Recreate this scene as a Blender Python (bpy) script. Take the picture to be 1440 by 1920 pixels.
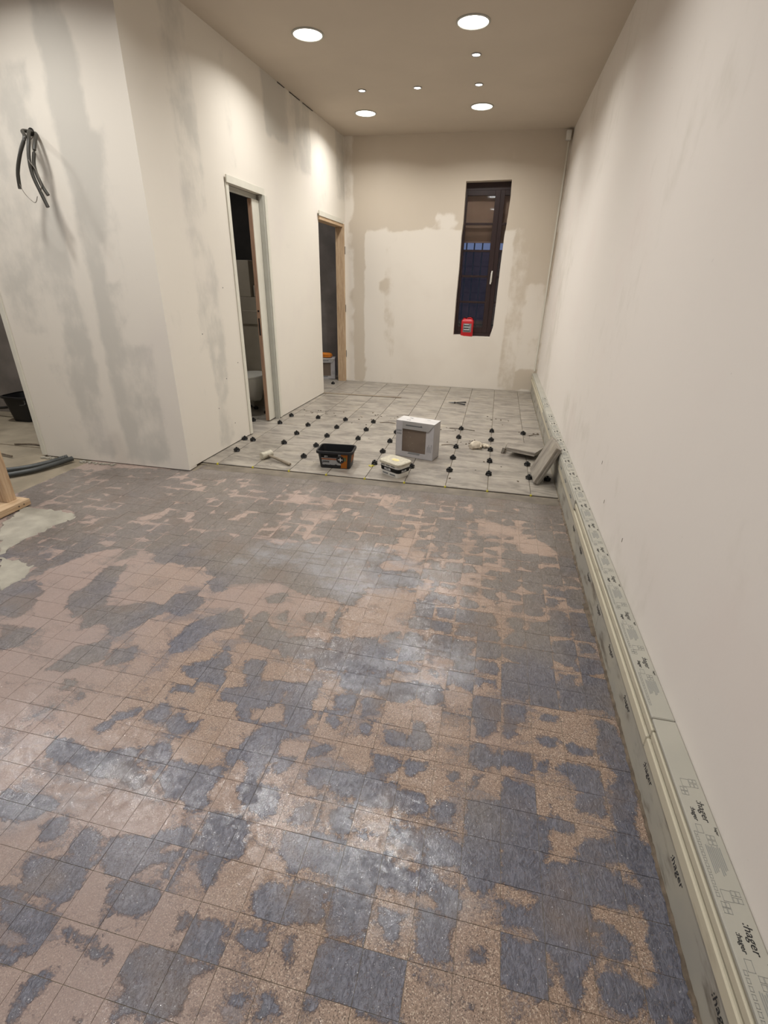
import bpy, bmesh, math, random
import numpy as np
from mathutils import Vector, Matrix, noise
random.seed(7)
for o in list(bpy.data.objects): bpy.data.objects.remove(o, do_unlink=True)
SC = bpy.context.scene; COL = SC.collection
R = math.radians
# ------------------------------------------------------------------ camera
def cam_axes(yaw, pit, rol):
    cy, sy, cp, sp, cr, sr = math.cos(yaw), math.sin(yaw), math.cos(pit), math.sin(pit), math.cos(rol), math.sin(rol)
    f = Vector((sy*cp, cy*cp, -sp)); r = Vector((cy, -sy, 0)); u = r.cross(f)
    return cr*r+sr*u, -sr*r+cr*u, f
CR, CU, CF = cam_axes(-0.207855, 0.447830, 0.0217837)
cd = bpy.data.cameras.new('camera'); cam = bpy.data.objects.new('camera', cd); COL.objects.link(cam)
M = Matrix((CR, CU, -CF)).transposed().to_4x4(); M.translation = (0, 0, 1.5); cam.matrix_world = M
cd.sensor_fit = 'VERTICAL'; cd.sensor_height = 36; cd.lens = 910.472/1920*36; cd.clip_start = .05
SC.camera = cam
# ------------------------------------------------------------------ world: blue dusk outside the far window
W = bpy.data.worlds.new('dusk'); SC.world = W; W.use_nodes = True
bg = W.node_tree.nodes['Background']; bg.inputs[0].default_value = (.30, .38, .66, 1); bg.inputs[1].default_value = .42
SC.view_settings.view_transform = 'Standard'; SC.view_settings.look = 'None'
SC.view_settings.exposure = 0.0; SC.view_settings.gamma = 1; SC.view_settings.use_curve_mapping = False
BIG_W, SMALL_W = 16.3, 3.6          # downlight powers
LAMP = (.99, .98, .955)
BIG = [(-.42,4.78), (-1.70,4.78), (-.43,6.73), (-1.75,6.79), (-.42,2.66), (-1.70,2.66), (-4.37,2.62), (-3.05,2.66),  # last on this row is added, unseen, to brighten the wall facing the camera
       (-.42,.55), (-1.70,.55), (-3.6,.3)]
SMALL = [(-.426,5.36), (-.434,6.06), (-1.033,6.06), (-1.60,6.06)]
CEIL = 3.21; OLDZ = -.015

# ------------------------------------------------------------------ helpers
def link(o, parent=None):
    COL.objects.link(o)
    if parent: o.parent = parent
    return o
def mesh_obj(name, me, m=None, parent=None):
    o = bpy.data.objects.new(name, me)
    if m is not None and not me.materials: me.materials.append(m)
    return link(o, parent)
def obj(name, bm, m=None, parent=None, smooth=False):
    me = bpy.data.meshes.new(name); bm.normal_update(); bm.to_mesh(me); bm.free()
    if smooth:
        me.polygons.foreach_set('use_smooth', [True]*len(me.polygons))
        try: me.set_sharp_from_angle(angle=R(38))
        except Exception: pass
    return mesh_obj(name, me, m, parent)
def pyobj(name, v, f, m=None, parent=None, smooth=False):
    me = bpy.data.meshes.new(name); me.from_pydata([tuple(a) for a in v], [], f); me.update()
    if smooth: me.polygons.foreach_set('use_smooth', [True]*len(me.polygons))
    return mesh_obj(name, me, m, parent)
def tag(o, label=None, cat=None, group=None, kind=None):
    if label: o['label'] = label
    if cat: o['category'] = cat
    if group: o['group'] = group
    if kind: o['kind'] = kind
    return o
def empty(name, loc=(0,0,0), rz=0, **k):
    o = bpy.data.objects.new(name, None); o.empty_display_size = .1; COL.objects.link(o)
    o.location = loc; o.rotation_euler = (0, 0, rz); return tag(o, **k)
def B(): return bmesh.new()
def box(bm, x0, x1, y0, y1, z0, z1, bev=0, M=None):
    r = bmesh.ops.create_cube(bm, size=1); vs = r['verts']
    for v in vs: v.co = Vector(((x0+x1)/2+v.co.x*(x1-x0), (y0+y1)/2+v.co.y*(y1-y0), (z0+z1)/2+v.co.z*(z1-z0)))
    if bev:
        es = {e for v in vs for e in v.link_edges}
        r = bmesh.ops.bevel(bm, geom=list(es), offset=bev, segments=1, affect='EDGES', profile=.5); vs = r['verts']
    if M: bmesh.ops.transform(bm, matrix=M, verts=list(set(vs)))
    return bm
def cyl(bm, c, r1, r2, h, n=16, M=None, caps=True):
    r = bmesh.ops.create_cone(bm, cap_ends=caps, segments=n, radius1=r1, radius2=r2, depth=h)
    T = Matrix.Translation(Vector(c)+Vector((0, 0, h/2)))
    bmesh.ops.transform(bm, matrix=(M @ T) if M else T, verts=r['verts']); return bm
def lathe(bm, prof, n=24, M=None):
    rings = []
    for r, z in prof:
        rings.append([bm.verts.new((r*math.cos(2*math.pi*i/n), r*math.sin(2*math.pi*i/n), z)) for i in range(n)])
    for a, b in zip(rings, rings[1:]):
        for i in range(n): bm.faces.new((a[i], a[(i+1)%n], b[(i+1)%n], b[i]))
    if M: bmesh.ops.transform(bm, matrix=M, verts=[v for r in rings for v in r])
    return rings
def catmull(P, k=6):
    P = [Vector(p) for p in P]; Q = [P[0]*2-P[1]]+P+[P[-1]*2-P[-2]]; out = []
    for i in range(1, len(Q)-2):
        for j in range(k):
            t = j/k; a, b, c, d = Q[i-1:i+3]
            out.append(.5*((2*b)+(c-a)*t+(2*a-5*b+4*c-d)*t*t+(3*b-a-3*c+d)*t**3))
    out.append(P[-1]); return out
def tube(bm, P, r, n=8, rf=None):
    P = [Vector(p) for p in P]; rings = []; up = Vector((.13, .31, .94))
    for i, p in enumerate(P):
        t = (P[min(i+1, len(P)-1)]-P[max(i-1, 0)]).normalized()
        a = t.cross(up).normalized(); b = t.cross(a)
        rr = rf(i/(len(P)-1)) if rf else r
        rings.append([bm.verts.new(p+rr*(a*math.cos(2*math.pi*k/n)+b*math.sin(2*math.pi*k/n))) for k in range(n)])
    for A_, B_ in zip(rings, rings[1:]):
        for k in range(n): bm.faces.new((A_[k], A_[(k+1)%n], B_[(k+1)%n], B_[k]))
    bm.faces.new(rings[0][::-1]); bm.faces.new(rings[-1]); return bm
def loft(bm, rings, cap0=True, cap1=True):
    vr = [[bm.verts.new(p) for p in r] for r in rings]; n = len(vr[0])
    for a, b in zip(vr, vr[1:]):
        for i in range(n): bm.faces.new((a[i], a[(i+1)%n], b[(i+1)%n], b[i]))
    if cap0: bm.faces.new(vr[0][::-1])
    if cap1: bm.faces.new(vr[-1])
    return vr
def rrect(w, d, r, z, n=4, ox=0, oy=0):
    out = []
    for cx, cy, a0 in ((w/2-r, d/2-r, 0), (-w/2+r, d/2-r, 90), (-w/2+r, -d/2+r, 180), (w/2-r, -d/2+r, 270)):
        for i in range(n+1):
            a = R(a0+90*i/n); out.append((ox+cx+r*math.cos(a), oy+cy+r*math.sin(a), z))
    return out
def text_bm(s, size, M, shear=0, off=0, depth=.0004):
    c = bpy.data.curves.new('t', 'FONT'); c.body = s; c.size = size; c.shear = shear; c.offset = off; c.resolution_u = 2
    c.align_x = 'LEFT'; c.extrude = depth; o = bpy.data.objects.new('t', c); COL.objects.link(o)
    dg = bpy.context.evaluated_depsgraph_get(); me = bpy.data.meshes.new_from_object(o.evaluated_get(dg))
    bpy.data.objects.remove(o); bm = bmesh.new(); bm.from_mesh(me); bpy.data.meshes.remove(me)
    bmesh.ops.transform(bm, matrix=M, verts=bm.verts); return bm
def merge(dst, src):
    me = bpy.data.meshes.new('x'); src.to_mesh(me); src.free(); dst.from_mesh(me); bpy.data.meshes.remove(me)
def ns(x, y, z=0.0): return noise.noise(Vector((x, y, z)))          # about -1..1

# ------------------------------------------------------------------ materials
def srgb(r, g, b):
    f = lambda c: c/255/12.92 if c <= 10 else ((c/255+.055)/1.055)**2.4
    return (f(r), f(g), f(b), 1)
class NT:
    def __init__(s, name):
        s.m = bpy.data.materials.new(name); s.m.use_nodes = True; s.t = s.m.node_tree; s.b = s.t.nodes['Principled BSDF']
    def n(s, typ, **k):
        d = s.t.nodes.new(typ)
        for a, v in k.items():
            if hasattr(d, a): setattr(d, a, v)
        return d
    def l(s, a, b): s.t.links.new(a, b)
    def inp(s, d, i, v):
        if hasattr(v, 'is_linked') or isinstance(v, bpy.types.NodeSocket): s.l(v, d.inputs[i])
        else: d.inputs[i].default_value = v
    def math(s, op, a, b=0.0, c=None, clamp=False):
        d = s.n('ShaderNodeMath', operation=op, use_clamp=clamp); s.inp(d, 0, a); s.inp(d, 1, b)
        if c is not None: s.inp(d, 2, c)
        return d.outputs[0]
    def mix(s, f, a, b, bt='MIX'):
        d = s.n('ShaderNodeMix', data_type='RGBA', blend_type=bt); s.inp(d, 0, f); s.inp(d, 6, a); s.inp(d, 7, b); return d.outputs[2]
    def noise(s, scale, detail=3, rough=.55, vec=None, stretch=None, dist=0):
        d = s.n('ShaderNodeTexNoise'); d.inputs['Scale'].default_value = scale; d.inputs['Detail'].default_value = detail
        d.inputs['Roughness'].default_value = rough; d.inputs['Distortion'].default_value = dist
        v = vec if vec is not None else s.pos()
        if stretch:
            mp = s.n('ShaderNodeMapping'); mp.inputs['Scale'].default_value = stretch; s.l(v, mp.inputs[0]); v = mp.outputs[0]
        s.l(v, d.inputs['Vector']); return d.outputs['Fac']
    def vor(s, scale, feature='F1', out='Distance', stretch=None):
        d = s.n('ShaderNodeTexVoronoi', feature=feature); d.inputs['Scale'].default_value = scale; v = s.pos()
        if stretch:
            mp = s.n('ShaderNodeMapping'); mp.inputs['Scale'].default_value = stretch; s.l(v, mp.inputs[0]); v = mp.outputs[0]
        s.l(v, d.inputs['Vector']); return d.outputs[out]
    def pos(s):
        if not hasattr(s, '_p'): s._p = s.n('ShaderNodeNewGeometry').outputs['Position']
        return s._p
    def obj(s):
        if not hasattr(s, '_o'): s._o = s.n('ShaderNodeTexCoord').outputs['Object']
        return s._o
    def attr(s, name): d = s.n('ShaderNodeAttribute', attribute_name=name); return d.outputs['Fac']
    def ramp(s, f, lo, hi):
        d = s.n('ShaderNodeMapRange', interpolation_type='SMOOTHSTEP'); s.inp(d, 0, f); d.inputs[1].default_value = lo; d.inputs[2].default_value = hi
        return d.outputs[0]
    def bump(s, h, strength=.3, dist=.002, nrm=None):
        d = s.n('ShaderNodeBump'); s.inp(d, 'Strength', strength); d.inputs['Distance'].default_value = dist; s.l(h, d.inputs['Height'])
        if nrm is not None: s.l(nrm, d.inputs['Normal'])
        return d.outputs[0]
    def out(s, col=None, rough=None, nrm=None, spec=None, metal=None, **k):
        if col is not None: s.inp(s.b, 'Base Color', col)
        if rough is not None: s.inp(s.b, 'Roughness', rough)
        if nrm is not None: s.l(nrm, s.b.inputs['Normal'])
        if spec is not None: s.inp(s.b, 'Specular IOR Level', spec)
        if metal is not None: s.inp(s.b, 'Metallic', metal)
        return s.m
def plain(name, c, rough=.5, var=.12, scale=14, metal=0, bump=.15, spec=.5):
    t = NT(name); n = t.noise(scale, 4); c2 = tuple(x*(1-var*2) for x in c[:3])+(1,)
    return t.out(t.mix(t.ramp(n, .3, .75), c2, c), rough, t.bump(t.noise(scale*9, 2), bump, .001), spec, metal)
def wood(name, c1, c2, axis=1, rough=.6):
    t = NT(name); st = [22, 22, 22]; st[axis] = 1.6
    n = t.noise(2.2, 4, .6, t.obj(), tuple(st), 1.2); f = t.noise(9, 2, .5, t.obj(), tuple(st))
    c = t.mix(t.ramp(n, .3, .7), c1, c2); return t.out(c, rough, t.bump(f, .2, .001))
MT = {}
MT['black'] = plain('black plastic', srgb(26,26,27), .42, .1, 30)
MT['blackcap'] = plain('black cap plastic', srgb(20,19,18), .5, .1, 60)
MT['white_plastic'] = plain('white plastic', srgb(226,223,214), .4, .04, 10)
MT['dirty_white'] = plain('dirty white rubber', srgb(196,188,168), .6, .15, 40)
MT['orange'] = plain('orange label', srgb(214,128,42), .45, .06, 20)
MT['white_print'] = plain('white label', srgb(205,204,202), .45, .05, 20)
MT['ink'] = plain('black ink', srgb(28,28,30), .5, .05, 20)
MT['greyink'] = plain('grey ink', srgb(120,122,122), .55, .05, 20)
MT['paleink'] = plain('pale grey ink', srgb(140,140,135), .55, .05, 20)
MT['red'] = plain('red plastic', srgb(186,24,32), .35, .06, 14)
MT['yellow'] = plain('yellow clip plastic', srgb(206,196,62), .45, .05, 14)
MT['steel'] = plain('brushed steel', srgb(170,170,172), .3, .08, 30, metal=1)
MT['card'] = plain('white printed cardboard', srgb(202,198,194), .7, .05, 10)
MT['cardside'] = plain('grey cardboard flap', srgb(176,172,172), .7, .06, 10)
MT['pine'] = wood('pine', srgb(200,174,142), srgb(172,142,110), 2)
MT['piney'] = wood('pine plank', srgb(202,176,144), srgb(176,146,112), 1)
MT['chip'] = wood('raw door edge wood', srgb(172,138,112), srgb(146,114,92), 2)
MT['framepaint'] = plain('off-white casing', srgb(214,210,196), .5, .03, 8)
MT['jambgrey'] = plain('grey door jamb', srgb(176,174,164), .5, .05, 8)
MT['windowwood'] = plain('dark red-brown window wood', srgb(44,24,22), .42, .12, 20)
MT['conduit'] = plain('dark grey conduit', srgb(62,64,62), .45, .08, 30)
MT['sheath'] = plain('dark olive cable sheath', srgb(54,51,44), .5, .08, 30)
MT['wire'] = plain('grey wire', srgb(112,104,94), .5, .05, 30)
MT['ceramic'] = plain('white ceramic', srgb(214,210,200), .2, .03, 8)
MT['void'] = plain('shade-dark brown', srgb(34,29,25), .9, .2, 8)  # near-black colour stands in for the unlit toilet walls and hole depths
MT['casingboard'] = plain('grey-brown board', srgb(150,140,124), .8, .06, 6)
MT['concrete'] = plain('dusty concrete', srgb(150,138,118), .85, .16, 3.5, bump=.4)
MT['cement'] = plain('pale levelling compound', srgb(166,160,146), .75, .13, 9, bump=.7)
MT['mortar'] = plain('reddish-brown mortar crumbs', srgb(118,104,88), .9, .25, 26, bump=.7)
MT['greywall'] = plain('grey cement render', srgb(146,138,132), .85, .16, 3.2, bump=.4)
MT['outerwall'] = plain('grey yard wall', srgb(176,136,116), .9, .2, 4)
MT['blind'] = plain('brown blind', srgb(214,176,146), .8, .05, 5)
MT['handlegrey'] = plain('grey weathered handle', srgb(140,128,110), .6, .12, 20)
MT['plier'] = plain('dark plier steel', srgb(50,48,46), .4, .1, 30)
MT['gap'] = plain('dark gap filler', srgb(52,46,40), .95, .15, 20)
def glass():
    t = NT('window glass'); t.b.inputs['Transmission Weight'].default_value = 0
    g = t.n('ShaderNodeBsdfGlossy'); g.inputs['Roughness'].default_value = .03; g.inputs['Color'].default_value = (.9,.95,1,1)
    tr = t.n('ShaderNodeBsdfTransparent'); tr.inputs[0].default_value = (.95,.96,.97,1)
    mx = t.n('ShaderNodeMixShader'); fr = t.n('ShaderNodeFresnel'); fr.inputs[0].default_value = 1.5
    t.l(fr.outputs[0], mx.inputs[0]); t.l(tr.outputs[0], mx.inputs[1]); t.l(g.outputs[0], mx.inputs[2])
    t.l(mx.outputs[0], t.t.nodes['Material Output'].inputs[0]); return t.m
MT['glass'] = glass()
def emit(name, c, s):
    t = NT(name); t.b.inputs['Emission Color'].default_value = c; t.b.inputs['Emission Strength'].default_value = s; t.out((.9,.9,.9,1)); return t.m
MT['lampglow'] = emit('lit diffuser', (1,.96,.9,1), 9)
def wallmat(name, base, putty, grey):
    t = NT(name); a = t.attr('putty'); n = t.noise(2.3, 5, .6); n2 = t.noise(9, 4, .6, None, (1,1,.5))
    f = t.math('ADD', a, t.math('MULTIPLY', t.math('SUBTRACT', n, .5), .9))
    f = t.math('ADD', f, t.math('MULTIPLY', t.math('SUBTRACT', n2, .5), .45))
    c = t.mix(t.ramp(f, .33, .66), base, putty)
    c = t.mix(t.math('MULTIPLY', t.ramp(t.noise(1.3, 3), .5, .75), .35), c, grey)
    dirt = t.ramp(t.noise(34, 2), .74, .8); c = t.mix(t.math('MULTIPLY', dirt, .16), c, srgb(120,104,86))
    h = t.math('ADD', n2, t.math('MULTIPLY', t.noise(60, 3), .25))
    return t.out(c, .82, t.bump(h, .18, .004), .3)
MT['wall'] = wallmat('plasterboard with joint compound', srgb(221,214,202), srgb(199,194,184), srgb(210,201,195))
MT['wallfar'] = wallmat('patched plaster', srgb(222,214,202), srgb(200,188,171), srgb(208,198,185))
MT['wallright'] = wallmat('smooth white plaster', srgb(224,217,209), srgb(210,203,193), srgb(220,207,200))
MT['ceiling'] = plain('matt ceiling paint', srgb(196,184,168), .9, .03, 1.6, bump=.05)
def oldtile():
    t = NT('granular tile with dried adhesive')
    res = t.attr('res'); rnd = t.attr('rnd'); painted_sheen = t.attr('painted_sheen')
    sx = t.n('ShaderNodeSeparateXYZ'); t.l(t.pos(), sx.inputs[0])
    n1 = t.noise(34, 6, .7, None, (.7,1.1,1), .5); n2 = t.noise(9, 3, .6, None, (.6,1.2,1)); n3 = t.noise(170, 3, .65); n4 = t.noise(95, 3, .6, None, (1,.5,1), .6)
    c5 = lambda n, k: t.math('MULTIPLY', t.math('SUBTRACT', n, .5), k)
    d = t.math('ADD', t.math('ADD', res, c5(rnd, 2.8)), .35); left = t.ramp(sx.outputs[0], -.2, -1.6); d = t.math('ADD', t.math('ADD', d, t.math('MULTIPLY', left, .5)), c5(n1, 5.2)); d = t.math('ADD', d, c5(n2, 4.6)); d = t.math('ADD', d, c5(n3, 2.2)); d = t.math('ADD', d, c5(n4, 2.6))
    m = t.ramp(d, -.6, .8)
    m = t.math('MULTIPLY', m, t.math('SUBTRACT', 1.0, t.math('MULTIPLY', t.ramp(n3, .55, .72), .35)))
    # bare tile: fine chips of tan, pink and cream
    v = t.vor(430, out='Color'); sep = t.n('ShaderNodeSeparateColor'); t.l(v, sep.inputs[0])
    tan = t.mix(sep.outputs[0], srgb(116,96,82), srgb(162,139,122))
    tan = t.mix(t.ramp(sep.outputs[1], .86, .94), tan, srgb(190,172,154))
    tan = t.mix(t.ramp(sep.outputs[2], .88, .95), tan, srgb(84,68,58))
    tan = t.mix(t.math('MULTIPLY', rnd, .28), tan, srgb(134,108,84))
    pink = t.ramp(t.math('SUBTRACT', t.noise(1.1, 3, .5), t.math('MULTIPLY', sx.outputs[0], .16)), .42, .85)
    tan = t.mix(t.math('MULTIPLY', pink, .72), tan, srgb(146,129,124))
    tan = t.mix(t.math('MULTIPLY', t.ramp(sx.outputs[1], 1.5, 2.9), .5), tan, srgb(174,152,138))
    # adhesive residue: slate near the camera, browner further in
    far = t.math('ADD', t.math('MULTIPLY', sx.outputs[1], .55), c5(t.noise(1.4, 3), 2.6))
    rc = t.mix(t.ramp(far, .5, 1.35), srgb(62,62,73), srgb(94,86,79))
    rc2 = t.mix(t.ramp(far, .5, 1.35), srgb(102,102,114), srgb(124,115,108))
    st = t.noise(75, 4, .65, None, (1,.5,1), 1.4)
    rc = t.mix(t.ramp(st, .32, .72), rc, rc2)
    rc = t.mix(t.math('MULTIPLY', t.ramp(t.noise(4, 4), .5, .68), .5), rc, srgb(106,88,74))
    m2 = t.ramp(t.math('ADD', t.math('ADD', t.noise(7, 5, .7, None, (.6,1.1,1), .6), c5(n3, .35)), t.math('ADD', t.math('MULTIPLY', res, .014), c5(rnd, .10))), .47, .60)
    m = t.math('MAXIMUM', m, t.math('MULTIPLY', m2, .55))
    c = t.mix(m, tan, rc)
    fl = t.vor(95); c = t.mix(t.math('MULTIPLY', t.math('MULTIPLY', t.ramp(fl, .20, .08), m), t.ramp(n1, .48, .6)), c, srgb(172,170,172))
    hz = t.math('MULTIPLY', painted_sheen, t.ramp(t.math('ADD', n1, n2), .75, 1.3))
    c = t.mix(t.math('MULTIPLY', hz, .5), c, srgb(152,154,160))  # lamp reflections painted in as a pale tint
    film = t.ramp(t.math('SUBTRACT', t.noise(2.6, 5, .65), t.math('MULTIPLY', sx.outputs[0], .07)), .45, .75); c = t.mix(t.math('MULTIPLY', film, .22), c, srgb(138,130,128))
    h = t.math('ADD', t.math('MULTIPLY', st, t.math('ADD', t.math('MULTIPLY', m, .8), .25)), t.math('MULTIPLY', t.noise(240, 2), .35))
    h = t.math('ADD', h, t.math('MULTIPLY', m, .4))
    rough = t.math('SUBTRACT', t.math('ADD', .38, t.math('MULTIPLY', t.noise(20, 3), .2)), t.math('MULTIPLY', m, .14))
    t.out(c, rough, t.bump(h, .85, .0028), t.math('ADD', .35, t.math('MULTIPLY', m, .25)))
    t.l(t.math('MULTIPLY', t.ramp(t.math('ADD', t.noise(42, 4, .7), c5(t.noise(3, 3), .9)), .36, .60), .9), t.b.inputs['Coat Weight']); t.b.inputs['Coat Roughness'].default_value = .09
    t.l(t.bump(t.math('ADD', t.math('MULTIPLY', st, .7), t.noise(150, 3, .7)), .30, .0019), t.b.inputs['Coat Normal'])
    return t.m
MT['oldtile'] = oldtile()
def newtile():
    t = NT('grey stone-look porcelain'); r = t.n('ShaderNodeObjectInfo').outputs['Random']
    off = t.n('ShaderNodeCombineXYZ'); t.l(t.math('MULTIPLY', r, 37), off.inputs[0]); t.l(t.math('MULTIPLY', r, 19), off.inputs[1])
    va = t.n('ShaderNodeVectorMath', operation='ADD'); t.l(t.pos(), va.inputs[0]); t.l(off.outputs[0], va.inputs[1])
    n = t.noise(3.2, 5, .65, va.outputs[0], (1,2.6,1), .6); n2 = t.noise(11, 4, .6, va.outputs[0], (1,2.2,1))
    c = t.mix(t.ramp(n, .3, .7), srgb(112,106,98), srgb(158,150,138)); c = t.mix(t.math('MULTIPLY', t.ramp(n2, .45, .75), .55), c, srgb(172,164,151))
    c = t.mix(t.math('MULTIPLY', r, .18), c, srgb(136,126,118))
    dust = t.ramp(t.noise(4.5, 4), .55, .75); c = t.mix(t.math('MULTIPLY', dust, .3), c, srgb(178,166,142))
    return t.out(c, t.math('ADD', .42, t.math('MULTIPLY', dust, .25)), t.bump(n2, .12, .001), .5)
MT['newtile'] = newtile()
MT['tilebody'] = plain('tile body edge', srgb(128,112,98), .8, .1, 20)
def spotted(name, base, spot, sc, lo, hi, base2=None):
    t = NT(name); c = t.mix(t.ramp(t.noise(3, 3), .35, .7), base, base2 or base)
    c = t.mix(t.ramp(t.noise(sc, 4, .6, None, (1,.35,1)), lo, hi), c, spot); return t.out(c, .5, t.bump(t.noise(90, 3), .15, .001), .4)
MT['trunkcover'] = spotted('grey-green protective film', srgb(165,162,151), srgb(146,144,136), 22, .62, .8, srgb(174,170,158))
MT['trunkface'] = spotted('stained grey trunking face', srgb(158,154,144), srgb(112,104,92), 16, .5, .72, srgb(172,166,150))
MT['trunkcream'] = spotted('cream trunking lip', srgb(196,188,166), srgb(172,163,142), 20, .55, .8)
MT['trunkgroove'] = plain('olive trunking channel', srgb(112,102,80), .7, .15, 12)
MT['boxtile'] = spotted('brown tile under film', srgb(92,78,68), srgb(150,138,126), 70, .64, .72, srgb(110,96,84))
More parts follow.
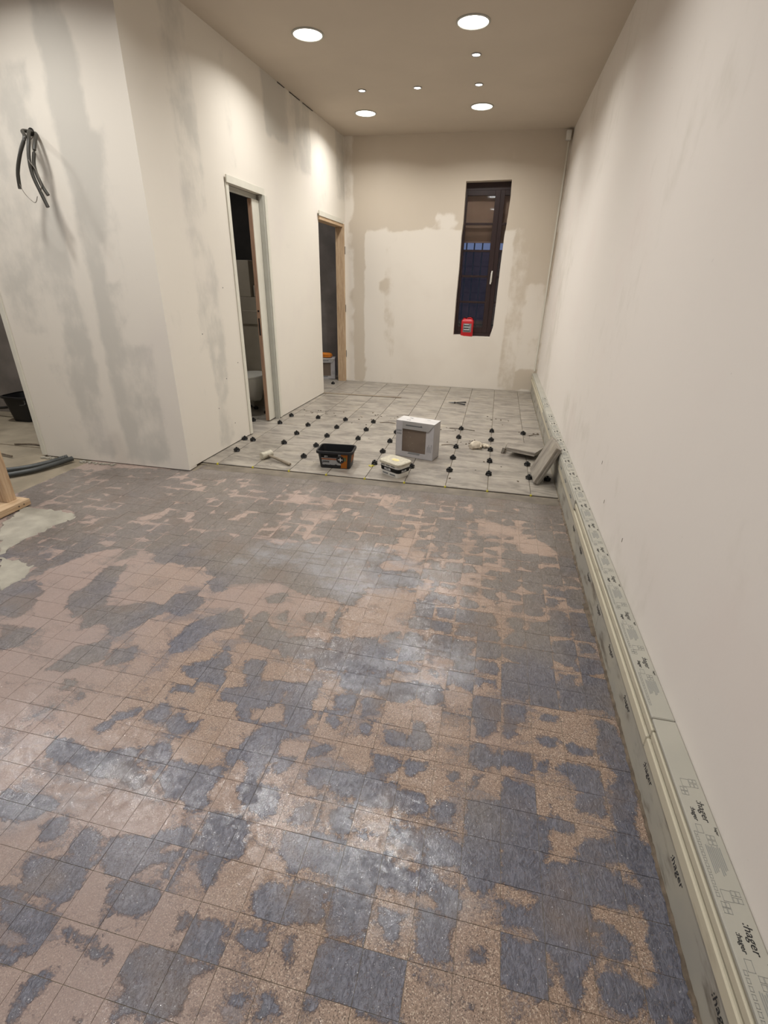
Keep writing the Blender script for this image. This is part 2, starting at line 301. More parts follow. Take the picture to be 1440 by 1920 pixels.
RES_DARK=[[-26,127,-16,128,-14,120,-19,118,-24,120],[-16,133,-9,134,-8,128,-5,123,-7,120,-14,119,-15,127],[-15,117,-7,116,-6,113,-10,109,-15,107,-15,113],[-10,140,-5,142,6,142,6,140,-4,139],[-4,150,6,149,6,148,-3,149],[6,148,18,151,18,139,17,135,12,130,9,131,7,138],[18,150,29,151,29,140,24,138,25,134,19,132,18,139],[-2,126,4,126,4,123,1,122],[8,125,16,124,16,121,11,119,8,121],[20,128,29,128,29,119,25,119,22,121,18,120,18,124],[-1,114,5,115,5,111,1,109],[9,115,13,116,13,114,9,109,7,105,7,110],[32,148,41,148,40,142,33,143,30,141],[30,138,39,139,38,131,33,131,29,132],[41,137,45,136,52,135,51,131,41,130],[51,149,57,151,62,148,66,132,58,97,50,96,52,109,53,121,52,126,56,126,52,134,53,145],[38,126,47,127,51,125,52,117,52,109,47,109,45,109,40,108,41,115,43,118,40,121,36,123],[42,166,65,171,63,151,57,154,51,153,40,152],[30,126,36,127,35,124,30,120],[-26,114,-19,115,-17,110,-23,107],[-16,105,-5,105,-4,96,-15,95],[-4,104,5,104,4,95,-3,94],[9,107,18,107,20,116,29,114,29,105,30,96,19,93,8,94,7,100],[33,111,36,109,40,104,39,102,34,102,32,106],[-15,91,-9,92,6,91,7,86,-6,83,-1,88,-11,89],[8,94,17,94,17,88,9,86],[19,94,29,94,32,105,32,101,31,91,19,88],[41,100,51,104,50,96,40,93],[-34,147,-5,154,-4,143,-11,140,-16,144,-21,142,-24,138,-32,139],[30,163,40,165,39,151,33,152,30,153],[-18,80,-2,83,1,80,7,78,7,72,2,73,-1,77,-6,74,-16,74],[8,92,17,94,17,82,13,78,8,80,7,83],[18,91,30,92,40,93,48,94,48,84,42,85,40,70,38,68,36,59,34,59,33,64,29,70,27,72,25,74,18,72,18,79,25,79,29,82,18,83],[41,99,66,105,64,72,61,64,58,63,56,69,54,76,55,85,51,85,46,85,47,92,56,92,54,96,41,95],[-15,71,-6,70,-7,63,-10,63,-15,67],[-4,71,3,71,5,70,5,62,0,62,-3,63,-2,69],[9,66,10,68,16,68,15,64,12,61,9,64],[-13,60,-5,60,-4,49,-9,48,-11,52],[-2,58,4,59,1,56],[9,57,13,57,13,55,9,55],[19,70,26,71,30,67,29,62,27,60,21,60,18,63],[42,79,47,80,51,77,51,74,44,71,43,75],[41,68,46,70,51,67,49,63,44,62,42,64],[30,61,33,58,31,58],[21,56,24,57,24,55,21,55],[53,68,55,67,54,62,52,62],[-93,65,-72,73,-71,71,-72,65,-73,62,-76,62,-75,66,-83,62,-91,62],[-70,74,-55,77,-56,73,-61,72,-60,64,-63,67,-66,70,-62,73,-70,73],[-46,79,-19,84,-10,82,-9,74,-26,73,-29,73,-40,73,-45,76],[-88,59,-83,61,-82,56,-83,52],[-81,61,-73,61,-71,58,-73,54,-77,52,-81,54,-83,58],[-46,68,-41,68,-39,65,-38,61,-44,61,-47,65],[-37,71,-30,71,-27,64,-33,62,-38,62,-38,67],[-27,71,-16,71,-15,68,-16,63,-23,61,-26,62,-26,67],[-67,58,-60,58,-59,52,-64,51],[-60,53,-57,57,-53,57,-50,52,-54,50,-58,50],[-49,57,-40,59,-38,54,-43,54,-48,54],[-36,58,-33,59,-30,55,-31,52,-34,52,-36,55],[-72,46,-66,50,-56,49,-50,50,-51,47,-53,45,-52,38,-68,34,-70,38,-68,41,-72,42],[-26,59,-16,60,-7,59,-5,49,-9,49,-15,50,-16,53,-18,51,-24,51,-27,54],[-38,49,-30,49,-31,46,-27,45,-27,44,-38,41,-37,46],[-46,46,-42,47,-38,46,-38,41,-41,43,-44,43],[-27,49,-23,49,-24,45,-26,44],[-80,49,-77,48,-74,44,-76,43],[-16,71,-8,71,-7,64,-10,64,-14,66],[-49,49,-44,49,-46,47],[-114,125,-106,129,-104,125,-111,124],[-93,131,-83,135,-77,131,-68,130,-68,127,-78,127,-81,123,-92,124],[-78,137,-56,142,-55,134,-57,129,-55,125,-57,121,-60,120,-64,128,-66,136],[-112,117,-109,117,-106,113,-107,109],[-104,114,-102,116,-98,112,-93,113,-94,109,-99,106,-104,108],[-72,117,-62,119,-52,118,-52,115,-58,113,-59,107,-60,102,-60,96,-54,96,-52,95,-49,85,-57,84,-62,86,-66,92,-68,100,-75,101,-74,108,-75,112,-71,114],[-80,121,-78,121,-76,117,-77,117],[-93,96,-75,96,-75,90,-73,84,-78,83,-80,85,-88,83,-94,90],[-59,107,-51,107,-53,104,-54,100,-52,97,-58,99],[-49,129,-44,129,-39,125,-42,121,-47,123],[-47,137,-40,138,-39,133,-44,133],[-36,138,-29,139,-28,132,-34,131],[-37,128,-29,128,-28,122,-33,121],[-26,126,-19,126,-17,119,-24,120],[-50,111,-42,114,-43,111,-49,109],[-44,103,-39,104,-39,99,-44,100],[-25,114,-18,115,-18,109,-24,108],[-37,106,-27,106,-15,106,-13,96,-20,96,-26,96,-28,101,-31,97,-36,99],[-47,92,-39,95,-38,87,-40,85,-46,84,-48,85],[-33,92,-30,93,-28,89,-25,90,-17,89,-18,86,-23,85,-27,87,-31,86],[-71,84,-60,84,-58,82,-55,74,-63,73,-70,73,-68,77],[-45,83,-37,84,-23,83,-19,83,-45,76],[-82,73,-75,76,-74,74,-80,71],[-137,88,-139,95,-129,95,-123,93,-107,97,-104,90,-98,86,-107,87,-117,86,-131,87],[-140,74,-131,74,-120,74,-125,68,-135,69],[-118,68,-114,71,-110,69,-111,66,-115,65],[-105,69,-100,69,-97,65,-104,64],[-93,63,-94,69,-80,74,-75,76,-75,74,-81,68,-84,64],[-113,58,-99,62,-94,57,-96,53,-108,53],[-115,51,-111,51,-103,49,-95,48,-94,43,-101,45,-108,45],[-92,47,-89,48,-86,46,-83,48,-75,46,-74,44,-76,43,-82,44,-89,45],[-104,40,-98,40,-99,38,-101,38],[-91,39,-86,40,-86,37,-88,33,-88,30,-90,30,-92,35],[-77,35,-74,35,-73,33,-75,33],[-131,102,-124,105,-125,99],[-113,109,-106,111,-106,109],[-105,98,-99,94,-96,97,-99,100],[-241,165,-231,175,-217,168,-211,147,-221,147],[-199,166,-204,199,-194,201,-189,188,-174,187,-182,163,-186,155],[-176,148,-183,161,-158,174,-144,173,-150,162,-157,148,-169,153],[-215,142,-195,143,-193,132,-199,127],[-170,122,-168,138,-157,143,-152,133,-162,123],[-148,131,-150,139,-142,143,-140,136],[-156,112,-158,119,-153,120,-150,114],[-155,100,-154,107,-149,107],[-201,225,-172,229,-144,214,-160,210,-178,211],[-178,238,-144,243,-52,250,-52,210,-58,199,-78,198,-102,208,-124,199,-144,205],[-150,180,-140,188,-133,180,-134,168,-142,168],[-140,198,-132,208,-125,192,-132,187],[-130,149,-127,168,-113,163,-110,172,-110,179,-119,150,-125,143],[-124,169,-111,181,-103,170,-116,162],[-115,137,-105,143,-104,154,-97,145,-99,138,-94,133,-111,133],[-102,170,-98,179,-91,171,-83,168,-82,157,-94,160,-103,164],[-80,158,-79,164,-65,169,-58,165,-61,157,-68,154,-77,153],[-102,192,-94,197,-92,190,-99,188],[-86,132,-90,147,-83,148,-81,136,-69,136,-70,127,-82,123,-92,126],[-66,131,-66,138,-56,141,-56,133,-55,120,-62,120],[-62,157,-55,162,-48,160,-49,153,-59,151],[-51,169,-35,174,-31,154,-47,152],[-49,150,-31,153,-28,143,-45,142],[-47,137,-41,138,-40,131,-45,132],[-37,138,-30,140,-29,132,-34,130],[-91,179,-87,184,-85,176],[-79,186,-68,187,-69,180,-75,179],[-115,111,-111,119,-105,110,-114,109],[-113,127,-107,128,-106,126,-112,123],[-126,101,-126,110,-118,114,-118,109,-123,107],[-149,114,-145,115,-144,112]]
RES_ZONE=[[-372,314,-250,350,-87,366,66,368,65,199,69,163,43,150,-1,152,-13,158,-59,151,-63,197,-53,226,-102,237,-162,242,-198,209,-206,193,-238,182,-238,163,-296,215]]
RES_CLEAN=[[-230,256,-214,274,-210,257,-225,249],[-200,273,-194,277,-187,259,-193,258],[-170,268,-159,284,-156,267],[-144,322,-109,321,-127,306,-139,308],[-126,297,-96,305,-99,282,-118,282],[-132,274,-118,273,-122,260],[-128,248,-114,258,-112,245],[-242,233,-228,233,-231,225],[-236,182,-222,210,-208,220,-205,214,-200,180,-215,169],[-236,223,-216,225,-217,214],[-185,176,-190,197,-182,207,-160,210,-159,199,-167,186,-171,168,-179,166],[-190,315,-185,322,-182,312],[-222,307,-212,321,-209,308],[-111,360,-77,351,-75,335,-96,341],[-120,327,-106,322,-103,302,-112,304],[-69,319,-64,338,-62,313],[-46,285,-37,287,-35,263,-26,260,-27,249,-41,248,-48,260],[-52,237,-49,243,-26,252,-35,237,-48,233],[-62,240,-59,238,-58,231],[0,314,9,317,27,304,28,295,15,291,2,291],[-6,280,3,285,1,272,-3,255,-8,251,-25,252,-5,257],[31,292,40,295,50,285,53,275,29,271],[8,255,17,255,23,252,25,247,8,248],[-59,214,-40,217,-26,214,-24,197,-30,188,-36,178,-43,175,-55,172,-62,180,-56,196,-52,206],[-74,194,-72,197,-71,185],[-15,223,-12,220,7,220,7,224,-5,221],[-4,209,7,210,5,208,-3,204,-3,197],[7,222,12,217,15,210,18,217,23,216,21,204,23,198,17,182,15,193,14,206],[29,206,33,204,29,196],[-13,169,-3,168,-2,159,-5,154],[-4,156,8,153,11,158,19,154,6,147,-5,149],[-5,149,6,148,7,143,-4,144],[-4,138,7,138,7,126,-3,123],[-26,216,-23,228,-26,247,-24,247,-20,226,-23,209],[48,227,53,218,49,217]]
PAINTED_SHEEN=[[-129,251,-41,260,-16,224,-63,197,-98,226,-139,215],[-22,185,9,174,5,151,-24,144,-43,131,-58,148],[-40,110,-1,93,13,76,-14,63,-40,78],[-159,91,-115,97,-89,83,-129,63]]  # outlines of pale sheen painted where lamp reflections fall on the floor
CEMENT=[[-306,224,-314,252,-301,251,-287,252,-270,250,-267,242,-273,233,-270,226,-274,217,-274,206,-270,191],[-270,191,-254,191,-243,187,-239,178,-239,164]]
# ------------------------------------------------------------------ floor fields from the residue outlines (centimetres on the old floor)
def sdist(polys, X, Y):
    """signed distance in cm, positive inside the union of the outlines"""
    best = np.full(X.shape, -1e3)
    for q in polys:
        p = np.array(q, float).reshape(-1, 2); d2 = np.full(X.shape, 1e9); ins = np.zeros(X.shape, bool); n = len(p)
        for i in range(n):
            a = p[i]; b = p[(i+1) % n]; e = b-a; L = max(e@e, 1e-9)
            t = np.clip(((X-a[0])*e[0]+(Y-a[1])*e[1])/L, 0, 1)
            d2 = np.minimum(d2, (X-a[0]-t*e[0])**2+(Y-a[1]-t*e[1])**2)
            if a[1] != b[1]:
                c = ((a[1] > Y) != (b[1] > Y)) & (X < (b[0]-a[0])*(Y-a[1])/(b[1]-a[1])+a[0]); ins ^= c
        s = np.sqrt(d2)*np.where(ins, 1, -1); best = np.maximum(best, s)
    return best
PX, PY, OX, OY = .1120, .1127, .1800, .4924
def XR(y): return .685-.0045*y                     # right wall plane
def XL(y): return -2.43+(y-3.45)*.031              # left partition plane
i0, i1 = int((-3.75-OX)/PX), int((.66-OX)/PX)
j0, j1 = int((.16-OY)/PY)-1, int((3.66-OY)/PY)+1
SUB = 5
gx = OX+PX*(i0+np.arange((i1-i0)*SUB+1)/SUB); gy = OY+PY*(j0+np.arange((j1-j0)*SUB+1)/SUB)
GX, GY = np.meshgrid(gx*100, gy*100, indexing='ij')
FD = sdist(RES_DARK, GX, GY); FZ = sdist(RES_ZONE, GX, GY); FC = sdist(RES_CLEAN, GX, GY); FH = sdist(PAINTED_SHEEN, GX, GY)
def tile_term(i, j, u, v, x, y):
    """inside the broad smeared zone each tile keeps a rounded pad with a bare rim"""
    d = min(u, 1-u, v, 1-v)*11.2
    k = ns(i*.73+.2, j*.61+.7, 3.1)
    return d*.9-.3+2.6*k+2.4*ns(i*.21,j*.17,9.)+5.0*ns(x*8,y*17,2.)
class Tile: pass
def make_tile_mesh(i, j, into=None, ylim=3.645, xlo=None, xhi=None):
    g = .0006; x0 = OX+PX*i+g; x1 = OX+PX*(i+1)-g; y0 = OY+PY*j+g; y1 = OY+PY*(j+1)-g
    x1 = min(x1, xhi); y1 = min(y1, ylim); x0 = max(x0, xlo)
    if x1-x0 < .01 or y1-y0 < .01: return None
    dz = .0009*ns(i*1.7, j*2.3, .5); tx = .004*ns(i*.9, j*1.3, 8.); ty = .004*ns(i*1.1, j*.8, 5.)
    V = []; A = []; H = []; n = SUB
    for a in range(n+1):
        for b in range(n+1):
            u, v = a/n, b/n; x = x0+(x1-x0)*u; y = y0+(y1-y0)*v
            V.append((x, y, OLDZ+dz+tx*(u-.5)*.1+ty*(v-.5)*.1))
            ia = (i-i0)*SUB+a; ib = (j-j0)*SUB+b
            s = max(FD[ia, ib], min(FZ[ia, ib], tile_term(i, j, u, v, x, y)))
            s = min(s, -FC[ia, ib]) if FC[ia, ib] > -3 else s
            if y > 3.38 and x > -2.6: s = max(s, (y-3.38)*40)
            A.append(max(-6, min(6, s))); H.append(max(0, min(1, .5+FH[ia, ib]/8)))
    F = [(a*(n+1)+b, (a+1)*(n+1)+b, (a+1)*(n+1)+b+1, a*(n+1)+b+1) for a in range(n) for b in range(n)]
    k = len(V); c = [0, n*(n+1), n*(n+1)+n, n]
    for q in c: V.append((V[q][0], V[q][1], OLDZ-.006)); A.append(A[q]); H.append(H[q])
    for s in range(4): F.append((c[s], k+s, k+(s+1) % 4, c[(s+1) % 4])[::-1])
    r = random.random()
    if into is not None:
        o = len(into[0]); into[0].extend(V); into[1].extend([tuple(o+q for q in f) for f in F]); into[2].extend(A); into[3].extend(H); into[4].extend([r]*len(V)); return None
    return V, F, A, H, [r]*len(V)
def tile_me(name, D):
    V, F, A, H, Rn = D; me = bpy.data.meshes.new(name); me.from_pydata(V, [], F); me.update()
    for nm, dat in (('res', A), ('painted_sheen', H), ('rnd', Rn)):
        at = me.attributes.new(nm, 'FLOAT', 'POINT'); at.data.foreach_set('value', dat)
    me.materials.append(MT['oldtile']); return me
def in_view(x, y, z=OLDZ, m=70):
    d = Vector((x, y, z-1.5)); w = d.dot(CF)
    if w < .1: return 0
    px = 720+910.47*d.dot(CR)/w; py = 960-910.47*d.dot(CU)/w
    return (1/w**3 if -m < px < 1440+m and -m < py < 1920+m else 0)

# ---- floor slab
bm = B(); box(bm, -6.2, .9, -1.7, 3.62, -.12, OLDZ-.002); box(bm, -6.2, .9, 3.62, 8.6, -.12, -.010)
floor = tag(obj('floor', bm, MT['concrete']), kind='structure', label='dusty concrete floor carrying the old and the new tiling')
cand = []
for i in range(i0, i1):
    for j in range(j0, j1):
        cx, cy = OX+PX*(i+.5), OY+PY*(j+.5)
        lim = -3.36 if cy > 2.62 else -3.62
        if cx < lim or cx > .64: continue
        if cy-.05 > 3.50 and cx < XL(3.45)-.02: continue
        cand.append((in_view(cx, cy), i, j))
cand.sort(reverse=True); rest = ([], [], [], [], []); cnt = 0
for s, i, j in cand:
    cy = OY+PY*(j+.5); xh = XR(cy)-.058; yl = 3.645 if OX+PX*i > -2.47 else 3.47
    if cnt < 300 and s > 0:
        D = make_tile_mesh(i, j, None, yl, -3.7, xh)
        if D: mesh_obj('floor_tile', tile_me('floor_tile', D), None, floor); cnt += 1
    else: make_tile_mesh(i, j, rest, yl, -3.7, xh)
o = mesh_obj('floor_tiles_beyond', tile_me('floor_tiles_beyond', rest), None, floor); o['kind'] = 'stuff'
# ---- pale levelling compound patches lying over the old tiles at the left
for q in CEMENT:
    p = [(q[k]/100, q[k+1]/100) for k in range(0, len(q), 2)]
    pts = []
    for k in range(len(p)):
        a, b = Vector(p[k]), Vector(p[(k+1) % len(p)]); n = max(1, int((b-a).length/.018))
        for s in range(n):
            c = a.lerp(b, s/n); c += Vector((ns(c.x*19, c.y*19, 1), ns(c.x*19, c.y*19, 7)))*.028+Vector((ns(c.x*60, c.y*60, 1), ns(c.x*60, c.y*60, 7)))*.02; pts.append(c)
    xs = min(c.x for c in pts)
    bm = B(); c0 = sum(pts, Vector((0, 0)))/len(pts)
    top = [bm.verts.new((c0.x+(c.x-c0.x)*.96, c0.y+(c.y-c0.y)*.96, OLDZ+.004)) for c in pts]; bot = [bm.verts.new((c.x, c.y, OLDZ+.0004)) for c in pts]
    bm.faces.new(top); n = len(pts)
    for k in range(n): bm.faces.new((bot[k], bot[(k+1) % n], top[(k+1) % n], top[k]))
    bmesh.ops.recalc_face_normals(bm, faces=bm.faces); obj('levelling_compound_patch', bm, MT['cement'], floor)
bm = B(); pts = []
for k in range(60): pts.append((-4.9+k*.031, 2.0+.05*ns(k*.4, 1)))
# ---- mortar smear ridge just in front of the new tiles
bm = B(); N = 90; rows = 5; vs = []
for a in range(N+1):
    x = -2.36+a/N*2.96; r = []
    for b in range(rows+1):
        y = 3.645-.012-b/rows*(.10+.05*ns(x*3, 2)); z = OLDZ+.0005+(.006*(1-b/rows)+.003*abs(ns(x*14, y*40)))*(1 if b < rows else 0)
        r.append(bm.verts.new((x, y, z)))
    vs.append(r)
for a in range(N):
    for b in range(rows): bm.faces.new((vs[a][b], vs[a][b+1], vs[a+1][b+1], vs[a+1][b]))
o = obj('mortar_smear', bm, MT['mortar'], floor, True); o['kind'] = 'stuff'; MT['smear'] = plain('grey-brown mortar smear', srgb(122,112,98), .6, .2, 9, bump=.6); o.data.materials[0] = MT['smear']
# ---- new porcelain tiles
NP, NX, NY = .3352, .4, 3.65
TC = {}
def ptile(x0, x1, y0, y1):
    w, d = round(x1-x0-.0045, 4), round(y1-y0-.003, 4)
    if w < .02 or d < .02: return
    if (w, d) not in TC:
        bm = B(); box(bm, -w/2, w/2, -d/2, d/2, -.0085, 0, .0012); me = bpy.data.meshes.new('porcelain_tile'); bm.to_mesh(me); bm.free(); me.materials.append(MT['newtile']); TC[(w, d)] = me
    o = mesh_obj('porcelain_tile', TC[(w, d)], None, floor); o.location = ((x0+x1)/2, (y0+y1)/2, .0006*ns(x0*5, y0*5))
for a in range(-10, 2):
    for b in range(0, 14):
        x0, x1, y0, y1 = NX+NP*(a-1), NX+NP*a, NY+NP*b, NY+NP*(b+1)
        cy = (y0+y1)/2; x1 = min(x1, XR(cy)-.062)
        if y0 < 4.2: x0 = max(x0, -2.44)
        elif y0 < 5.8: x0 = max(x0, -3.2)
        elif y0 < 6.5: x0 = max(x0, -2.40)
        else: x0 = max(x0, -3.4)
        lim = 7.735 if x1 > -2.3 else 8.1
        ptile(x0, x1, y0, min(y1, lim))
o = B(); box(o, -2.44, XR(3.65)-.062, 3.6455, 3.652, OLDZ-.003, -.0088); obj('tile_adhesive_edge', o, MT['gap'], floor)

# ------------------------------------------------------------------ walls as gridded slabs with openings
def span(a, b, step, cuts):
    c = sorted({a, b} | {x for x in cuts if a < x < b}); out = [a]
    for p, q in zip(c, c[1:]):
        n = max(1, int(round((q-p)/step))); out += [p+(q-p)*k/n for k in range(1, n+1)]
    return out
def wall(name, P0, U, Nn, u0, u1, z0, z1, th, holes, field, mat, label, warp=None, step=.09, parent=None):
    """front face on P0+U*u, thickness goes along Nn"""
    U = Vector(U).normalized(); Nn = Vector(Nn).normalized()
    us = span(u0, u1, step, [h[0] for h in holes]+[h[1] for h in holes]); zs = span(z0, z1, step, [h[2] for h in holes]+[h[3] for h in holes])
    hol = lambda u, z: any(h[0] < u < h[1] and h[2] < z < h[3] for h in holes)
    V = []; ix = {}; A = []; F = []
    def vid(i, k, s):
        if (i, k, s) not in ix:
            u, z = us[i], zs[k]; uu, zz = warp(u, z) if warp else (u, z)
            p = Vector(P0)+U*uu+Nn*(th*s); ix[(i, k, s)] = len(V); V.append((p.x, p.y, zz)); A.append(field(uu, zz))
        return ix[(i, k, s)]
    nu, nz = len(us)-1, len(zs)-1
    S = [[not hol((us[i]+us[i+1])/2, (zs[k]+zs[k+1])/2) for k in range(nz)] for i in range(nu)]
    for i in range(nu):
        for k in range(nz):
            if not S[i][k]: continue
            F.append((vid(i, k, 0), vid(i+1, k, 0), vid(i+1, k+1, 0), vid(i, k+1, 0)))
            F.append((vid(i, k, 1), vid(i, k+1, 1), vid(i+1, k+1, 1), vid(i+1, k, 1)))
            for di, dk, e in ((-1, 0, ((i, k), (i, k+1))), (1, 0, ((i+1, k), (i+1, k+1))), (0, -1, ((i, k), (i+1, k))), (0, 1, ((i, k+1), (i+1, k+1)))):
                ii, kk = i+di, k+dk
                if not (0 <= ii < nu and 0 <= kk < nz) or not S[ii][kk]:
                    (a, b), (c, d) = e; F.append((vid(a, b, 0), vid(c, d, 0), vid(c, d, 1), vid(a, b, 1)))
    me = bpy.data.meshes.new(name); me.from_pydata(V, [], F); me.update()
    at = me.attributes.new('putty', 'FLOAT', 'POINT'); at.data.foreach_set('value', A)
    me.materials.append(mat); bm = bmesh.new(); bm.from_mesh(me); bmesh.ops.recalc_face_normals(bm, faces=bm.faces); bm.to_mesh(me); bm.free()
    o = mesh_obj(name, me, None, parent); tag(o, label, kind='structure' if not parent else None); return o
def bands(L):
    """vertical compound bands: (u0, u1, z0, z1, value)"""
    def f(u, z):
        s = 0.12
        for a, b, c, d, v in L:
            w = .035; uu = u+.05*ns(z*2.1, a*7.)+.02*ns(z*9, a*3.); zz = z+.06*ns(u*5, c*3+2)
            m = min(1, max(0, (uu-a)/w+.5))*min(1, max(0, (b-uu)/w+.5))*min(1, max(0, (zz-c)/w/2+.5))*min(1, max(0, (d-zz)/w/2+.5)); s = s*(1-m)+v*m
        return s
    return f
# far wall, front at Y=7.74
def fwarp(u, z):
    def interp(T):
        for (a, x), (b, y) in zip(T, T[1:]):
            if a >= z >= b: return y+(x-y)*(z-b)/(a-b)
        return T[-1][1]
    if abs(u+.03) < 1e-6: u = interp([(2.69,-.028),(2.49,-.021),(2.13,-.037),(2.07,-.046),(1.68,-.055),(1.1,-.060),(.86,-.066),(.78,-.10)]) if .75 < z < 2.7 else u
    elif abs(u+.62) < 1e-6 and .75 < z < 2.7: u = interp([(2.69,-.617),(2.16,-.615),(2.10,-.627),(1.67,-.624),(1.26,-.634),(.77,-.635)])
    if abs(z-.76) < 1e-6 and -.63 < u < -.02: z = .748+.03*max(0, min(1, (-.45-u)/.18))
    if abs(z-2.69) < 1e-6 and -.63 < u < -.02: z = 2.684+.012*(u+.62)/.6
    return u, z
ff = bands([(-2.2,.66,0,3.3,.95),(-2.0,.1,0,2.12,.02),(-1.3,-.62,0,1.9,.0),(.08,.36,0,2.2,.55),(.36,.62,.3,1.5,.3),(-2.3,-2.17,0,3.3,.35),(-1.72,-1.5,.0,2.05,.35),(-1.0,-.7,2.15,2.35,.3),(-1.8,-1.65,1.3,1.45,.7),(-.4,.05,2.7,3.2,.8)])
wall('wall_far', (0,7.74,0), (1,0,0), (0,1,0), -2.40, .80, -.01, CEIL+.03, .13, [(-.62,-.03,.76,2.69)], ff, MT['wallfar'], 'patched off-white far wall around the tall narrow window', fwarp, .07)
# right wall
wr = Vector((XR(8)-XR(0), 8, 0))
rf = lambda u, z: .25+.5*ns(u*.7, z*.8, 4)
wall('wall_right', (XR(0),0,0), wr, (1,.0006,0), -1.7, 8.0, OLDZ, CEIL+.03, .12, [], rf, MT['wallright'], 'long smooth off-white right wall above the trunking', None, .15)
# left partition with two door openings
wl = Vector((XL(8)-XL(3.45), 8-3.45, 0)).normalized(); kL = wl.y
uL = lambda y: (y-3.45)/kL
lf = bands([(-.1,.10,0,3.3,.15),(.10,.42,0,3.3,.25),(.42,.80,.9,3.3,.5),(.5,.75,0,.9,.5),(1.12,1.3,2.3,3.3,.4),(1.9,2.5,2.7,3.3,.7),(2.0,2.35,0,2.7,.15),(2.5,3.1,2.55,3.3,.55),(2.6,3.2,0,2.5,.1),(3.3,3.6,2.3,3.3,.4),(3.9,4.3,2.4,3.3,.5)])
wall('wall_left', (XL(3.45),3.45,0), wl, (-1,.031,0), 0, uL(7.76), .009, CEIL+.03, .11, [(uL(4.56), uL(5.235), -.1, 2.215), (uL(6.685), uL(7.70), -.1, 2.215)], lf, MT['wall'], 'left partition of jointed plasterboard with two door openings')
# short wall facing the camera at left, with a doorway at its far left
xf = bands([(-3.9,-3.35,1.0,2.75,.45),(-3.37,-3.13,0,2.75,.6),(-3.03,-2.78,0,3.3,.66),(-2.78,-2.62,1.2,2.4,.5),(-3.13,-3.03,0,3.3,.2),(-2.62,-2.4,0,3.3,.15),(-3.6,-3.37,0,1.2,.35),(-2.9,-2.55,0,1.0,.5)])
wall('wall_front', (0,3.45,0), (1,0,0), (0,1,0), -6.0, XL(3.45), -.008, CEIL+.03, .11, [(-4.75,-3.90,-.1,2.215)], xf, MT['wall'], 'jointed plasterboard wall facing the camera, grey compound bands')
# outer shell that only bounces light
g0 = lambda u, z: .3
wall('wall_outer', (-6.0,-1.7,0), (0,1,0), (-1,0,0), 0, 6.5, -.02, CEIL+.03, .12, [], g0, MT['wall'], 'plain wall at the far left of the shop', None, .6)
wall('wall_back', (-6.0,-1.7,0), (1,0,0), (0,-1,0), 0, 6.8, -.02, CEIL+.03, .12, [(1.2,5.6,.3,2.6)], g0, MT['wall'], 'street side wall behind the camera with a wide opening', None, .6)
bm = B(); box(bm, -6.2, .9, -1.85, 8.7, CEIL, CEIL+.12); tag(obj('ceiling', bm, MT['ceiling']), 'matt beige-white ceiling with recessed lamps', kind='structure')
# shrinkage crack along the left of the ceiling
def crack_mat(): return MT['gap']
for (a, b) in ((5.70,5.86),(5.98,6.25),(6.33,6.62)):
    bm = B(); P = []
    for k in range(9):
        y = a+(b-a)*k/8; P.append((XL(y)+.002, y, CEIL-.004-.004*abs(ns(y*20, 1))))
    tube(bm, P, .004, 5); c = obj('ceiling_crack', bm, MT['gap']); tag(c, kind='structure'); c.name = 'crack_line_1'

# ------------------------------------------------------------------ rooms behind the openings
def rwall(name, x0, x1, y0, y1, z0, z1, m, label): 
    bm = B(); box(bm, x0, x1, y0, y1, z0, z1); return tag(obj(name, bm, m), label, kind='structure')
rwall('wall_toilet_back', -3.9, -2.53, 5.92, 6.0, -.005, CEIL, MT['void'], 'upper wall of the toilet room, unlit shade put in its dark colour')
rwall('wall_toilet_left', -3.98, -3.9, 3.6, 6.0, -.005, CEIL, MT['void'], 'side wall of the toilet room, shade put in its dark colour')
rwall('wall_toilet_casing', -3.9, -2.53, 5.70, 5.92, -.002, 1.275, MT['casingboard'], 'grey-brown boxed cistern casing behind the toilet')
rwall('wall_store_back', -3.5, -2.42, 8.15, 8.25, -.005, CEIL, MT['greywall'], 'grey rendered back wall of the store room')
rwall('wall_store_left', -3.6, -3.5, 6.05, 8.25, -.005, CEIL, MT['greywall'], 'grey rendered side wall of the store room')
rwall('wall_side_room', -5.95, -4.05, 4.62, 4.72, -.008, CEIL, MT['greywall'], 'dull wall of the side room behind the doorway')
# ------------------------------------------------------------------ doors
def LW(y, off=0): return XL(y)+off
# sliding pocket door (toilet)
d1 = empty('door_1', (-2.40,4.9,0), label='white pocket door casing around the dark toilet opening'); d1['kind'] = 'structure'
def lbox(name, y0, y1, x0, x1, z0, z1, m, bev=.001, lab=None, parent=None):
    """x offsets are measured from the left partition plane, parent-space"""
    bm = B(); c = XL((y0+y1)/2); p = parent or d1
    box(bm, c+x0, c+x1, y0, y1, z0, z1, bev); o = obj(name, bm, m, p); o.matrix_parent_inverse = Matrix.Translation(p.location).inverted(); 
    if lab: o['label'] = lab
    return o
lbox('casing', 4.512, 4.562, 0, .010, .01, 2.212, MT['framepaint'])
lbox('casing', 5.232, 5.285, 0, .010, .01, 2.212, MT['framepaint'])
lbox('casing', 4.512, 5.285, 0, .011, 2.212, 2.268, MT['framepaint'])
lbox('jamb', 4.562, 4.572, -.11, 0, .0, 2.212, MT['framepaint'])
lbox('jamb', 5.205, 5.233, -.045, .0, .0, 2.212, MT['jambgrey'], lab='grey metal pocket jamb')
lbox('jamb', 5.205, 5.233, -.11, -.092, .0, 2.212, MT['jambgrey'])
lbox('track', 4.575, 5.205, -.078, -.058, 2.17, 2.212, MT['jambgrey'])
lbox('track', 4.575, 5.205, -.11, -.085, 2.19, 2.212, MT['framepaint'])
lf_ = lbox('door_leaf', 5.06, 5.5, -.088, -.050, .012, 2.165, MT['framepaint'], .002)
